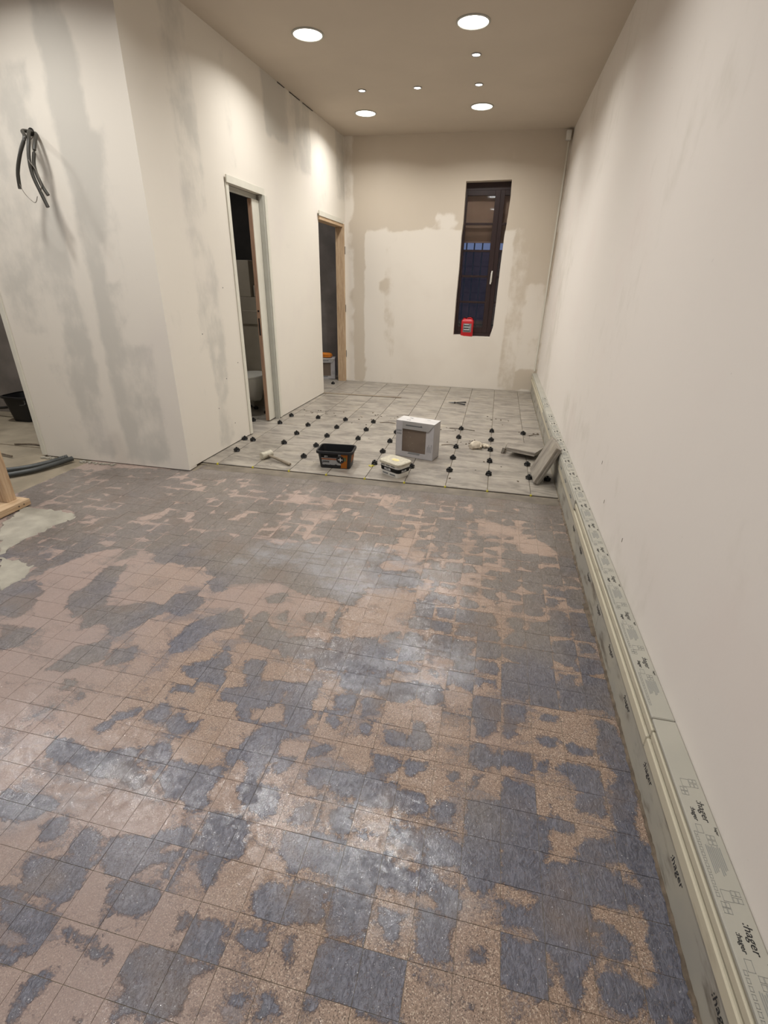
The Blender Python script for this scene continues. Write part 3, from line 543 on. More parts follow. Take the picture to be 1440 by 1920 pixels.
e = lbox('leaf_edge', 5.055, 5.060, -.088, -.050, .012, 2.165, MT['chip'], .0005, 'raw wooden leading edge', d1)
bm = B(); c = XL(5.05); box(bm, c-.078, c-.062, 5.0535, 5.0555, .93, 1.10, .0005); o = obj('mortise', bm, MT['void'], d1); o.matrix_parent_inverse = Matrix.Translation(d1.location).inverted()
bm = B(); cyl(bm, (0,0,0), .010, .010, .003, 10, Matrix.Translation((c-.068, 5.0556, 1.17)) @ Matrix.Rotation(R(90), 4, 'X')); o = obj('latch_hole', bm, MT['void'], d1); o.matrix_parent_inverse = Matrix.Translation(d1.location).inverted()
bm = B(); cyl(bm, (0,0,0), .011, .011, .004, 12, Matrix.Translation((XL(5.13)-.0525, 5.13, 1.02)) @ Matrix.Rotation(R(90), 4, 'Y')); o = obj('finger_pull', bm, MT['void'], d1); o.matrix_parent_inverse = Matrix.Translation(d1.location).inverted()
# store room opening with a pine frame
d2 = empty('door_2', (-2.34,7.2,0), label='pine framed store room opening near the far corner'); d2['kind'] = 'structure'
lbox('jamb', 7.66, 7.705, -.12, .004, .0, 2.19, MT['pine'], .002, None, d2)
lbox('jamb', 6.672, 6.69, -.12, -.02, .0, 2.19, MT['pine'], .002, None, d2)
lbox('head_jamb', 6.68, 7.705, -.12, .004, 2.15, 2.19, MT['piney'], .002, None, d2)
lbox('casing', 6.66, 7.725, 0, .012, 2.19, 2.245, MT['framepaint'], .001, None, d2)
for z in (.42, 1.08, 1.86): lbox('hinge', 7.709, 7.717, 0, .010, z-.05, z+.05, MT['steel'], .001, None, d2)
# doorway in the wall facing the camera
d3 = empty('door_3', (-3.9,3.45,0), label='off-white casing of the doorway at the left edge'); d3['kind'] = 'structure'
def dbox(name, x0, x1, y0, y1, z0, z1, m, p=d3):
    bm = B(); box(bm, x0, x1, y0, y1, z0, z1, .001); o = obj(name, bm, m, p); o.matrix_parent_inverse = Matrix.Translation(p.location).inverted(); return o
dbox('casing', -3.905, -3.862, 3.438, 3.45, 0, 2.21, MT['framepaint']); dbox('casing', -4.80, -4.75, 3.438, 3.45, 0, 2.21, MT['framepaint'])
dbox('casing', -4.80, -3.862, 3.437, 3.45, 2.21, 2.26, MT['framepaint']); dbox('jamb', -3.912, -3.90, 3.45, 3.56, 0, 2.21, MT['framepaint'])

# ------------------------------------------------------------------ window
w1 = empty('window_1', (-.33,7.87,.76), label='dark red-brown wooden window with glazing bars in the far wall'); w1['kind'] = 'structure'
def wbox(name, x0, x1, y0, y1, z0, z1, m=MT['windowwood'], p=w1, bev=.002):
    bm = B(); box(bm, x0, x1, y0, y1, z0, z1, bev); o = obj(name, bm, m, p)
    if p is w1: o.matrix_parent_inverse = Matrix.Translation(w1.location).inverted()
    return o
wbox('frame', -.72, -.617, 7.87, 7.93, .70, 2.72); wbox('frame', .20, .30, 7.87, 7.93, .70, 2.72)
wbox('frame', -.617, .20, 7.87, 7.93, 2.60, 2.72); wbox('frame', -.617, .20, 7.87, 7.93, .70, .80)
wbox('stile', -.617, -.59, 7.862, 7.91, .80, 2.60); wbox('stile', -.222, -.155, 7.858, 7.91, .80, 2.60); wbox('stile', -.155, -.095, 7.866, 7.91, .80, 2.60); wbox('stile', .14, .20, 7.866, 7.91, .80, 2.60)
for x0, x1 in ((-.59,-.222), (-.095,.14)):
    wbox('rail', x0, x1, 7.866, 7.91, 2.54, 2.60); wbox('rail', x0, x1, 7.866, 7.91, .80, .875)
    for z in (2.207, 1.88, 1.555, 1.215): wbox('glazing_bar', x0, x1, 7.874, 7.90, z-.014, z+.014)
    zz = [.875, 1.201, 1.541, 1.866, 2.193, 2.54]
    for a, b in zip(zz, zz[1:]):
        wbox('pane', x0+.001, x1-.001, 7.886, 7.889, a+(.001 if a == .875 else .029), b, MT['glass'], w1, 0)
h = wbox('handle', -.172, -.152, 7.850, 7.858, 1.48, 1.63, MT['white_plastic']); 
bm = B(); tube(bm, catmull([(-.162,7.85,1.61),(-.164,7.82,1.60),(-.166,7.815,1.56),(-.170,7.83,1.46)]), .011, 8); obj('lever', bm, MT['white_plastic'], h, True)
# grille, blind and yard behind the glass
gr = empty('window_grille', (-.2,8.02,.75), label='black iron security grille behind the window panes', cat='grille')
for k, x in enumerate((-.56,-.45,-.335,-.22,-.1,.02,.13)):
    bm = B(); box(bm, x+.2-.009, x+.2+.009, -.009, .009, -.1, 2.0); obj('bar', bm, MT['blackcap'], gr)
for z in (.15, .80, 1.45):
    bm = B(); box(bm, -.45, .42, -.02, -.008, z-.01, z+.01); obj('cross_bar', bm, MT['blackcap'], gr)
bl = empty('roller_blind', (-.2,7.965,2.0), label='brown blind hanging over the upper window panes', cat='blind')
bm = B(); vv = []
for k in range(16):
    z = k/15*.66; y = .004*math.sin(k*1.3); vv.append([bm.verts.new((x, y, z)) for x in (-.48,.44)])
for a, b in zip(vv, vv[1:]): bm.faces.new((a[0], a[1], b[1], b[0]))
bmesh.ops.solidify(bm, geom=bm.faces[:], thickness=.003)
obj('fabric', bm, MT['blind'], bl, True); bm = B(); box(bm, -.48, .44, -.008, .008, -.018, .004, .003); obj('bottom_bar', bm, MT['blind'], bl)
bm = B(); cyl(bm, (0,0,0), .022, .022, .92, 14, Matrix.Translation((-.48,0,.68)) @ Matrix.Rotation(R(90), 4, 'Y')); obj('roller_tube', bm, MT['blind'], bl, True)
bm = B(); box(bm, -3.2, 3.2, 9.6, 9.8, -.1, 1.965)
for k in range(9): box(bm, -3.2, 3.2, 9.59, 9.6, .05+k*.21, .24+k*.21, .006)
tag(obj('yard_wall', bm, MT['outerwall']), 'dark grey yard wall seen through the lower window panes', 'wall')
bm = B(); box(bm, -3.2, 3.2, 8.0, 9.6, -.2, -.1); tag(obj('floor_yard', bm, MT['concrete']), 'concrete yard outside the window', kind='structure')
# red canister on the sill
rc = empty('red_canister', (-.44,7.80,.752), 0, label='small red plastic canister standing on the window sill', cat='canister')
bm = B(); loft(bm, [rrect(.18*s, .085*s2, .02, z) for s, s2, z in ((.94,.94,0),(1,1,.01),(1,1,.19),(.96,.9,.215),(.80,.6,.232),(.76,.5,.236))]); obj('body', bm, MT['red'], rc, True)
bm = B(); cyl(bm, (-.05,0,.236), .018,.018,.012,14); obj('cap', bm, MT['red'], rc, True)
bm = B(); tube(bm, catmull([(-.01,0,.225),(.0,0,.247),(.05,0,.247),(.065,0,.22)]), .008, 8); obj('handle', bm, MT['red'], rc, True)
lb = B(); box(lb, -.058, .062, -.0455, -.043, .055, .175, .0005); lb_ = obj('label', lb, MT['greyink'], rc)
for k in range(6):
    s = B(); box(s, -.05+.01*(k%2), .045-.012*(k%3), -.0468, -.0455, .068+k*.018, .077+k*.018); obj('print_line', s, MT['white_print'] if k%2 else MT['ink'], lb_)
# detector and cable strip in the far right corner
bm = B(); box(bm, .565, .625, 7.665, 7.725, 3.085, 3.185, .006); sn = tag(obj('motion_detector', bm, MT['white_plastic']), 'small white detector box in the upper far right corner', 'detector')
bm = B(); box(bm, .600, .622, 7.727, 7.739, .3, 3.08, .003); tag(obj('cable_conduit', bm, MT['framepaint']), 'thin off-white cable strip running down the far right corner', 'conduit')

# ------------------------------------------------------------------ downlights
def lamp(x, y, r, power, big, lab):
    t = empty('ceiling_light', (x, y, CEIL), label=lab, cat='ceiling light', group='large round downlights' if big else 'small spot downlights')
    bm = B(); w = .014 if big else .008
    lathe(bm, [(r, -.001), (r+w, -.001), (r+w, -.005), (r+w*.6, -.009), (r+.001, -.009), (r-.002, -.004), (r, -.001)], 40 if big else 20); obj('trim_ring', bm, MT['jambgrey'] if big else MT['steel'], t, True)
    bm = B(); cyl(bm, (0,0,-.0045), r-.001, r-.001, .003, 40 if big else 20); obj('diffuser', bm, MT['lampglow'], t)
    L = bpy.data.lights.new('downlight', 'AREA'); L.shape = 'DISK'; L.size = r*2*.95; L.energy = power; L.color = LAMP; L.spread = R(150 if big else 110)
    lo = bpy.data.objects.new('lamp_beam', L); link(lo, t); lo.location = (0,0,-.014)
names = ['large round downlight nearest the top edge, above the box', 'large round downlight at the upper left of the ceiling', 'large round downlight furthest in, on the right', 'large round downlight furthest in, on the left']
OUT = ['large downlight over the near part of the old tiles, right', 'large downlight over the near part of the old tiles, middle', 'large downlight in front of the cable bundle', 'added unseen downlight brightening the wall that faces the camera', 'large downlight over the camera, right', 'large downlight over the camera, middle', 'large downlight over the camera, far left']
for k, (x, y) in enumerate(BIG): lamp(x, y, .112, BIG_W, True, names[k] if k < 4 else OUT[k-4])
sn_ = ['small bright spot just beyond the large downlight at upper right', 'small spot downlight on the right of the row of three', 'small spot downlight in the middle of the row of three', 'small spot downlight on the left of the row of three']
for k, (x, y) in enumerate(SMALL): lamp(x, y, .034, SMALL_W, False, sn_[k])

# ------------------------------------------------------------------ trunking along the right wall
tr = empty('cable_trunking', (XR(0),0,0), label='long grey-green wall trunking with cream lips along the right wall', cat='trunking')
tr.rotation_euler = (0, 0, math.atan(.0045))
def tb(name, x0, x1, y0, y1, z0, z1, m, bev=.0015, parent=tr):
    bm = B(); box(bm, x0, x1, y0, y1, z0, z1, bev); return obj(name, bm, m, parent)
YE = 7.735
tb('backing', -.040, -.001, .15, YE, .03, .262, MT['trunkgroove'], 0)
for a, b in ((.15,2.05),(2.052,5.0),(5.002,YE)): tb('lower_cover', -.055, -.040, a, b, -.010, .143, MT['trunkface'])
for a, b in ((.15,1.255),(1.257,3.9),(3.902,YE)): tb('lip', -.066, -.040, a, b, .145, .190, MT['trunkcream'], .004)
for a, b in ((.15,1.235),(1.238,3.02),(5.55,YE)): tb('upper_lip', -.066, -.040, a, b, .212, .240, MT['trunkcream'], .003)
tb('channel_strip', -.050, -.040, .15, 3.0, .190, .212, MT['trunkgroove'])
tc = [tb('top_cover', -.069, -.001, a, b, .262, .275, MT['trunkcover'], .003) for a, b in ((.15,1.255),(1.258,3.3),(3.302,5.35),(5.352,YE))]
fc = tb('front_cover', -.072, -.040, 3.0, 5.55, .196, .262, MT['trunkcover'], .003)
# print on the covers
def prn(name, bm, m, parent): o = obj(name, bm, m, parent); return o
def top_print(parent, y0, y1):
    big = B(); pale = B(); ZT = .2752
    M0 = lambda x, y: Matrix.Translation((x, y, ZT)) @ Matrix.Rotation(R(-90), 4, 'Z')
    k = 0; y = .99-6*.277 + 0
    ys = [.99+.277*i for i in range(-3, 24)]
    for yy in ys:
        if not (y0+.08 < yy < y1-.06): continue
        merge(big, text_bm(':hager', .0235, M0(-.031, yy), .18, .0001)); merge(big, text_bm(':hager', .0150, M0(-.052, yy-.022), .15, .0002))
        if yy-.095 > y0: merge(big, text_bm('hager', .0095, M0(-.012, yy-.068), .1))
        def ring(x, y_, w, l):
            if not (y0+.01 < y_-l and y_ < y1-.005): return
            t_ = .0009
            for a in ((x, x+w, y_-t_, y_), (x, x+w, y_-l, y_-l+t_), (x, x+t_, y_-l, y_), (x+w-t_, x+w, y_-l, y_)): box(pale, a[0], a[1], a[2], a[3], ZT-.0002, ZT+.0003)
        ring(-.055, yy-.068, .014, .022); ring(-.039, yy-.092, .009, .011); ring(-.029, yy-.092, .009, .011); ring(-.039, yy-.105, .009, .011); ring(-.029, yy-.105, .009, .011)
        for q in range(12): ring(-.064, yy-.088-q*.0125, .007, .009)
        ring(-.052, yy+.060, .020, .024); ring(-.031, yy+.062, .009, .011); ring(-.021, yy+.062, .009, .011); ring(-.031, yy+.048, .009, .011); ring(-.021, yy+.048, .009, .011)
        ring(-.060, yy+.034, .008, .011); ring(-.051, yy+.034, .008, .011); ring(-.060, yy+.022, .008, .011); ring(-.051, yy+.022, .008, .011)
        for q in range(8):
            ya = yy-.118-(q%3)*.002; yb = ya-.066+(q%4)*.005
            if yb > y0+.01: box(pale, -.049+q*.0042, -.0466+q*.0042, yb, ya, ZT-.0002, ZT+.0003)
    if len(big.verts): prn('lettering', big, MT['ink'], parent); prn('printed_symbols', pale, MT['paleink'], parent)
for c, (a, b) in zip(tc, ((.15,1.255),(1.258,3.3),(3.302,5.35),(5.352,6.2))): top_print(c, a, b)
bg_ = B()
for yy in [.66+.29*i for i in range(0, 9)]:      # print on the lower cover and on the channel strip
    Mv = Matrix.Translation((-.0554, yy, .085)) @ Matrix(((0,0,-1,0),(-1,0,0,0),(0,1,0,0),(0,0,0,1)))
    merge(bg_, text_bm(':hager', .034, Mv, .15))
lc = [c for c in tr.children if c.name.startswith('lower_cover')]
prn('lettering', bg_, MT['ink'], lc[0])
bg_ = B()
for yy in [.70+.29*i for i in range(0, 8)]:
    Mv = Matrix.Translation((-.0506, yy, .193)) @ Matrix(((0,0,-1,0),(-1,0,0,0),(0,1,0,0),(0,0,0,1)))
    merge(bg_, text_bm(':hager', .024, Mv, .15, .0006))
prn('lettering', bg_, MT['ink'], [c for c in tr.children if c.name.startswith('channel_strip')][0])
bg_ = B()
for yy in [3.2+.277*i for i in range(0, 8)]:
    Mv = Matrix.Translation((-.0724, yy, .215)) @ Matrix(((0,0,-1,0),(-1,0,0,0),(0,1,0,0),(0,0,0,1)))
    merge(bg_, text_bm(':hager', .030, Mv, .15))
prn('lettering', bg_, MT['greyink'], fc)
# ragged mortar along the foot of the trunking
bm = B(); N = 420; vs = []
for k in range(N+1):
    y = .2+k/N*3.44; w = .006+.012*abs(ns(y*17, 3))+.008*abs(ns(y*60, 9))+(.012 if ns(y*2.1, 5) > .35 else 0); hh = .006+.012*abs(ns(y*23, 6)); x = XR(y)-.055
    vs.append([bm.verts.new(p) for p in ((x-w, y, OLDZ+.0006), (x-w*.6, y, OLDZ+hh*.7), (x-w*.2, y, OLDZ+hh), (x+.001, y, OLDZ+hh*1.5))])
for a, b in zip(vs, vs[1:]):
    for i in range(3): bm.faces.new((a[i], a[i+1], b[i+1], b[i]))
bmesh.ops.recalc_face_normals(bm, faces=bm.faces)
o = obj('mortar_crumbs', bm, MT['mortar'], floor, False); o['kind'] = 'stuff'

# ------------------------------------------------------------------ levelling caps on the joints of the new tiles
def cap(x, y, lab, rz=0):
    t = empty('levelling_cap', (x, y, .0006), rz, label=lab, cat='tile spacer', group='black levelling caps on the new tiles')
    if 'cap' not in TC:
        bm = B(); lathe(bm, [(.0,.0),(.027,.0),(.028,.003),(.028,.008),(.025,.011),(.024,.012),(.021,.030),(.0,.030)], 8); 
        for k in range(4):
            a = k*math.pi/2; box(bm, .018,.029,-.004,.004,.010,.022,0, Matrix.Rotation(a+.4, 4, 'Z'))
        bmesh.ops.recalc_face_normals(bm, faces=bm.faces)
        me = bpy.data.meshes.new('cap_base'); bm.to_mesh(me); bm.free(); me.materials.append(MT['blackcap']); TC['cap'] = me
        bm = B(); box(bm, -.008,.008,-.003,.003,.030,.041,.001); box(bm, -.003,.003,-.008,.008,.030,.040,.001); me = bpy.data.meshes.new('stem'); bm.to_mesh(me); bm.free(); me.materials.append(MT['blackcap']); TC['stem'] = me
    mesh_obj('cap_base', TC['cap'], None, t); mesh_obj('stem', TC['stem'], None, t)
ORD = ['first','second','third','fourth','fifth','sixth','seventh','eighth','ninth','tenth']
cols = {.548:[0,1], .4:[0,1,4], .065:[0,1,2,3,4], -.27:[0,1,2,3,4], -.605:[0], -.94:[0,1,2,3], -1.275:[2,3,4], -1.61:[0,1,2,3,4], -1.945:[0,1,2,3,4], -2.28:[0,1,3,4]}
cn = list(cols)
for c, x in enumerate(cn):
    for r, k in enumerate(cols[x]):
        where = 'along the trunking' if c == 0 else 'on the %s lengthwise joint from the trunking' % ORD[c-1]
        cap(x, 4.0+k*.336, 'black levelling cap %s, %s from the front' % (where, ORD[r]), random.uniform(-.5, .5))
for x, y, lab in ((-2.375,4.35,'black levelling cap touching the left partition beside its neighbour'), (-2.61,5.02,'black levelling cap just inside the toilet doorway'), (-2.62,5.39,'black levelling cap inside the toilet room beside the door leaf'),
                  (-2.83,5.55,'black levelling cap deep in the toilet room, right one'), (-2.95,5.62,'black levelling cap deep in the toilet room under the bowl'), (-2.41,7.36,'black levelling cap at the store room opening')):
    cap(x, y, lab)
# yellow clip feet along the front edge
for k in range(9):
    x = .4-NP*k
    t = empty('yellow_clip', (x, 3.648, 0), label='yellow clip tab at the front tile edge, %s from the trunking' % ORD[k], cat='tile spacer', group='yellow clip tabs along the front edge')
    bm = B(); box(bm, -.013,.013,-.034,-.001,-.0148,-.0130,.0004); obj('foot', bm, MT['yellow'], t)
    bm = B(); box(bm, -.0012,.0012,-.014,.012,-.013,.006,.0003); box(bm, -.008,.008,-.004,.0,-.013,.002,.0003); obj('tab', bm, MT['yellow'], t)
t = empty('yellow_clip', (-.945,3.93,.0006), .6, label='crumpled yellow clips lying beside the white tub', cat='tile spacer')
for k in range(4):
    bm = B(); box(bm, -.02,.02,-.003,.003,0,.004,.001, Matrix.Translation((random.uniform(-.02,.02), random.uniform(-.03,.03), .002*k)) @ Matrix.Rotation(k*.9, 4, 'Z')); obj('tab', bm, MT['yellow'], t)

# unseen lamps added to brighten the adjoining rooms
for (x, y, wt, lab) in ((-4.9,3.95,12,'added unseen light brightening the side room at left'), (-2.95,7.2,5,'added unseen light brightening the store room'), (-3.1,4.9,8,'added unseen light brightening the toilet room')):
    lamp(x, y, .06, wt, False, lab); bpy.data.objects
# ------------------------------------------------------------------ tile box on the floor
def tile_box(name, lab, loc, rz, w, d, h):
    t = empty(name, loc, rz, label=lab, cat='box')
    bm = B(); e = .0015
    # carton: side walls, back, bottom and a front frame with a window
    for a in ((-w/2,-w/2+e,-d/2,d/2,0,h),(w/2-e,w/2,-d/2,d/2,0,h),(-w/2,w/2,d/2-e,d/2,0,h),(-w/2,w/2,-d/2,d/2,0,e)): box(bm, *a)
    wx0, wx1, wz0, wz1 = -w/2+w*.17, w/2-w*.20, h*.15, h*.80
    for a in ((-w/2,wx0,-d/2,-d/2+e,0,h),(wx1,w/2,-d/2,-d/2+e,0,h),(wx0,wx1,-d/2,-d/2+e,0,wz0),(wx0,wx1,-d/2,-d/2+e,wz1,h)): box(bm, *a)
    c = obj('carton', bm, MT['cardside'], t)
    bm = B(); box(bm, -w/2-.001, w/2+.001, -d/2-.001, -.004, h, h+.003, .0006); obj('top_flap', bm, MT['card'], t)
    bm = B(); box(bm, -w/2-.001, w/2+.001, -.002, d/2+.001, h, h+.003, .0006); obj('top_flap', bm, MT['card'], t)
    fl = B(); v = [fl.verts.new(p) for p in ((-w/2+.18*w,-d/2-.003,h+.002),(w/2+.004,-d/2-.003,h+.002),(w/2-.05,-d/2-.012,h*.80),(-w/2+.17*w,-d/2-.012,h*.80))]
    fl.faces.new(v); bmesh.ops.solidify(fl, geom=fl.faces[:], thickness=.0015); f = obj('front_flap', fl, MT['card'], t)
    g = B(); v = [g.verts.new((p[0], p[1]-.0012, p[2])) for p in ((-.09,-d/2-.0075,h*.885),(.075,-d/2-.0075,h*.885),(.07,-d/2-.0055,h*.925),(.03,-d/2-.004,h*.945),(-.05,-d/2-.004,h*.945),(-.085,-d/2-.0055,h*.92))]
    g.faces.new(v); bmesh.ops.solidify(g, geom=g.faces[:], thickness=.0006); obj('printed_logo', g, MT['greyink'], f)
    for k in range(4):
        bm = B(); y = -d/2+.004+k*.036; box(bm, -w/2+.012, w/2-.012, y, y+.028, .004, h-.012, .001); obj('boxed_tile', bm, MT['boxtile'] if k == 0 else MT['newtile'], t)
    # print: logos and lines
    p = B()
    for a, b, z in ((-.062,.055,.035),(-.055,.06,.045)): box(p, a, b, -d/2-.0006, -d/2+.0002, z*h/.34-.004, z*h/.34+.004)
    for k in range(4): box(p, wx1+.018+k*.012, wx1+.022+k*.012, -d/2-.0006, -d/2+.0002, h*.22, h*(.38+.06*(k%2)))
    for zz in (.62, .70):
        for k in range(3): box(p, -w/2+.010+k*.016, -w/2+.022+k*.016, -d/2-.0006, -d/2+.0002, h*zz, h*(zz+.05))
    obj('print', p, MT['greyink'], c)
    q = B()
    for s, x, y, sz in (('A.G', -.10,-.045,.022), ('AI-J', -.10,.028,.022), ('~~~', .07,.035,.018)):
        merge(q, text_bm(s, sz, Matrix.Translation((x, y, h+.0032)), .2, .0006))
    obj('pen_marking', q, MT['ink'], c)
    return t
tile_box('tile_box', 'white cardboard box showing a brown tile through its window', (-.61,4.34,.0015), math.atan2(-.085,.36), .37, .165, .335)
tb2 = tile_box('tile_box', 'white printed tile box standing in the store room doorway', (-2.70,7.83,.0015), .25, .35, .2, .32)
b = B(); loft(b, [[(x*s, y*s2, z) for x, y, _ in rrect(.26,.15,.05,0)] for s, s2, z in ((.9,.9,0),(1,1,.02),(.95,.95,.045),(.6,.7,.06),(.2,.3,.064))])
for v in b.verts: v.co += Vector((ns(v.co.x*20, v.co.y*20, v.co.z*30), ns(v.co.x*17, 3, v.co.z*30), .4*ns(v.co.x*22, v.co.y*25, 2)))*.012
o = tag(obj('orange_bag', b, MT['orange'], None, True), 'crumpled orange bag lying on the store room box', 'bag'); o.location = (-2.70,7.83,.0015+.335)
# ------------------------------------------------------------------ black and orange adhesive tub
t = empty('adhesive_tub', (-1.255,3.885,.0006), R(5), label='open black tub with orange and white label on the new tiles', cat='tub')
W0, D0, W1, D1, H0 = .262, .165, .300, .205, .155
bm = B(); outer = [rrect(W0, D0, .025, 0), rrect(W0+.003, D0+.003, .026, .004), rrect(W1, D1, .03, H0)]
inner = [rrect(W1-.006, D1-.006, .028, H0), rrect(W0-.002, D0-.002, .024, .012)]
loft(bm, outer+inner); obj('body', bm, MT['black'], t, True)
bm = B(); loft(bm, [rrect(W1, D1, .03, H0-.017), rrect(W1+.024, D1+.024, .036, H0-.017), rrect(W1+.026, D1+.026, .037, H0-.004), rrect(W1+.018, D1+.018, .034, H0+.005), rrect(W1-.004, D1-.004, .029, H0+.004), rrect(W1-.006, D1-.006, .028, H0-.02)], False, False); obj('rim', bm, MT['black'], t, True)
def frontpatch(bm, u0, u1, z0, z1, off, wrap=False):
    """a patch lying on the sloping front face; u across, z up"""
    def P(u, z):
        k = z/H0; y = -(D0+(D1-D0)*k)/2-off; return (u*(W0+(W1-W0)*k), y, z)
    vs = [bm.verts.new(P(*q)) for q in ((u0,z0),(u1,z0),(u1,z1),(u0,z1))]; bm.faces.new(vs)
def patch(name, u0, u1, z0, z1, off, m, par): b_ = B(); frontpatch(b_, u0, u1, z0, z1, off); bmesh.ops.solidify(b_, geom=b_.faces[:], thickness=-.0003); return obj(name, b_, m, par)
lbl = patch('label', -.40, .40, .006, .134, .0008, MT['white_print'], t)
patch('orange_panel', .20, .40, .006, .134, .0013, MT['orange'], lbl)
b_ = B(); s = [ (W0/2+.0012, -D0/2+.03, .006), (W0/2+.0012, D0/2-.03, .006), (W1/2-.003, D1/2-.035, .122), (W1/2-.003, -D1/2+.035, .122)]
b_.faces.new([b_.verts.new(p) for p in s]); bmesh.ops.solidify(b_, geom=b_.faces[:], thickness=-.0008); obj('side_label', b_, MT['orange'], t)
patch('top_band', -.40, .12, .100, .134, .0013, MT['ink'], lbl)
patch('orange_band', -.40, .12, .080, .094, .0013, plain('salmon band', srgb(214,140,100), .5), lbl)
def slope(u, z, off=.0022):
    a = math.atan2((D1-D0)/2, H0); k = z/H0
    return Matrix.Translation((u*(W0+(W1-W0)*k), -(D0+(D1-D0)*k)/2-off, z)) @ Matrix.Rotation(R(90)+a, 4, 'X')
b_ = B(); cyl(b_, (0,0,-.0005), .035, .035, .0012, 24, slope(.185, .086)); obj('round_badge', b_, MT['ink'], lbl)
b_ = B(); box(b_, -.020,.020,-.0035,.0035,.0008,.0016, 0, slope(.185,.086)); box(b_, -.0035,.0035,-.020,.020,.0008,.0016, 0, slope(.185,.086)); obj('white_cross', b_, MT['white_print'], lbl)
b_ = text_bm('ADHESIVE', .018, slope(-.37,.102), 0, .0003); b_.free(); b_ = text_bm('pro', .020, slope(-.30,.108), 0, .0005); obj('lettering', b_, MT['white_print'], lbl)
b_ = text_bm('Joints', .026, slope(-.38,.056), 0, .0007); obj('lettering', b_, MT['ink'], lbl)
b_ = B()
for k, (u, z, r) in enumerate(((-.30,.030,.006),(-.24,.020,.007),(-.14,.030,.006),(-.08,.018,.007),(.04,.026,.013),(.12,.014,.006),(.20,.024,.010))): cyl(b_, (0,0,-.0005), r, r, .001, 12, slope(min(u,.17),z))
obj('pictograms', b_, MT['ink'], lbl)
b_ = B(); box(b_, -.009,.009,-.018,.018,0,.0008,0,slope(.33,.092)); obj('green_badge', b_, plain('green badge', srgb(96,104,58), .5), lbl)
# ------------------------------------------------------------------ white filler tub with lid
t = empty('filler_tub', (-.715,3.815,.0006), math.atan2(-.10,.20)-.08, label='lidded white filler tub with black lettered band at the front', cat='tub')
bm = B(); w_, d_ = .200, .145; loft(bm, [rrect(w_,d_,.03,0), rrect(w_+.004,d_+.004,.032,.005), rrect(w_+.022,d_+.022,.036,.112)]); obj('body', bm, MT['white_plastic'], t, True)
bm = B(); loft(bm, [rrect(w_+.022,d_+.022,.036,.104), rrect(w_+.036,d_+.036,.04,.104), rrect(w_+.038,d_+.038,.041,.122), rrect(w_+.028,d_+.028,.038,.127), rrect(w_+.006,d_+.006,.032,.126), rrect(w_-.01,d_-.01,.03,.129)]); ld = obj('lid', bm, MT['dirty_white'], t, True)
bm = B(); loft(bm, [[(x*.5+.01, y*.5-.01, .1292+z) for x, y, _ in rrect(.14,.09,.04,0)] for z in (0,.0015)]); obj('powder_smear', bm, plain('pale yellow powder', srgb(226,212,150), .9), ld)
bm = B(); loft(bm, [rrect(w_+.0065+z*.165, d_+.0065+z*.165, .033, z) for z in (.044,.080)], False, False); bmesh.ops.solidify(bm, geom=bm.faces[:], thickness=-.0004); bd = obj('black_band', bm, MT['ink'], t)
def sl2(x, z): return Matrix.Translation((x, -(d_+.0095+z*.165)/2-.0004, z)) @ Matrix.Rotation(R(95), 4, 'X')
obj('lettering', text_bm('FILLER', .026, sl2(-.05,.052), 0, .0008), MT['white_print'], bd)
Ms = Matrix.Translation(((w_+.0095+.06*.165)/2+.0006, -.045, .052)) @ Matrix.Rotation(R(90), 4, 'Z') @ Matrix.Rotation(R(95), 4, 'X')
obj('lettering', text_bm('FILLER', .022, Ms, 0, .0006), MT['white_print'], bd)
b_ = B()
for k in range(3): box(b_, -.085+k*.055,-.045+k*.055,-.004,.004,-.0003,.0006,0,sl2(0,.094)); 
for k in range(2): box(b_, -.07+k*.08,-.01+k*.08,-.006,.006,-.0003,.0006,0,sl2(0,.022))
obj('print', b_, MT['greyink'], t)
# ------------------------------------------------------------------ rubber mallet
t = empty('rubber_mallet', (-1.925,3.89,.0006), math.atan2(-.13,.27), label='white-headed rubber mallet lying left of the black tub', cat='mallet')
bm = B(); Mh = Matrix.Translation((0,0,.034)) @ Matrix.Rotation(R(90), 4, 'X')
rg = lathe(bm, [(.0,-.058),(.028,-.058),(.033,-.053),(.033,-.036),(.030,-.032),(.030,.032),(.033,.036),(.033,.053),(.028,.058),(.0,.058)], 20, Mh); bmesh.ops.recalc_face_normals(bm, faces=bm.faces); obj('head', bm, MT['dirty_white'], t, True)
bm = B(); tube(bm, [(.02,0,.034),(.06,0,.032),(.15,0,.027),(.22,0,.021),(.30,0,.0165),(.315,0,.0155)], .012, 10, lambda s: .0105+.005*s if s < .95 else .012); obj('handle', bm, MT['handlegrey'], t, True)
# ------------------------------------------------------------------ pliers and straightedge
t = empty('pliers', (-.45,6.60,.0006), -.02, label='black pliers lying open on the rear tiles', cat='pliers')
for s in (1, -1):
    bm = B(); tube(bm, catmull([(.0,.0,.012),(.05,.028*s,.013),(.10,.055*s,.013),(.145,.070*s+.0,.012)]), .010, 8, lambda q: .004+.005*q); obj('handle', bm, MT['black'], t, True)
    bm = B(); tube(bm, [(.005,0,.012),(-.03,.006*s,.012),(-.085,.003*s,.012)], .007, 6, lambda q: .009-.006*q); obj('jaw', bm, MT['plier'], t, True)
bm = B(); cyl(bm, (0,0,.002), .012,.012,.02,12); obj('pivot', bm, MT['plier'], t, True)
bm = B(); box(bm, -1.14/2,1.14/2,-.017,.017,0,.011,.002); o = tag(obj('wooden_batten', bm, wood('grey batten', srgb(150,138,120), srgb(126,112,96), 0)), 'long thin batten lying across the rear tiles', 'batten'); o.location = (-1.775,6.70,.0006); o.rotation_euler = (0,0,.030)
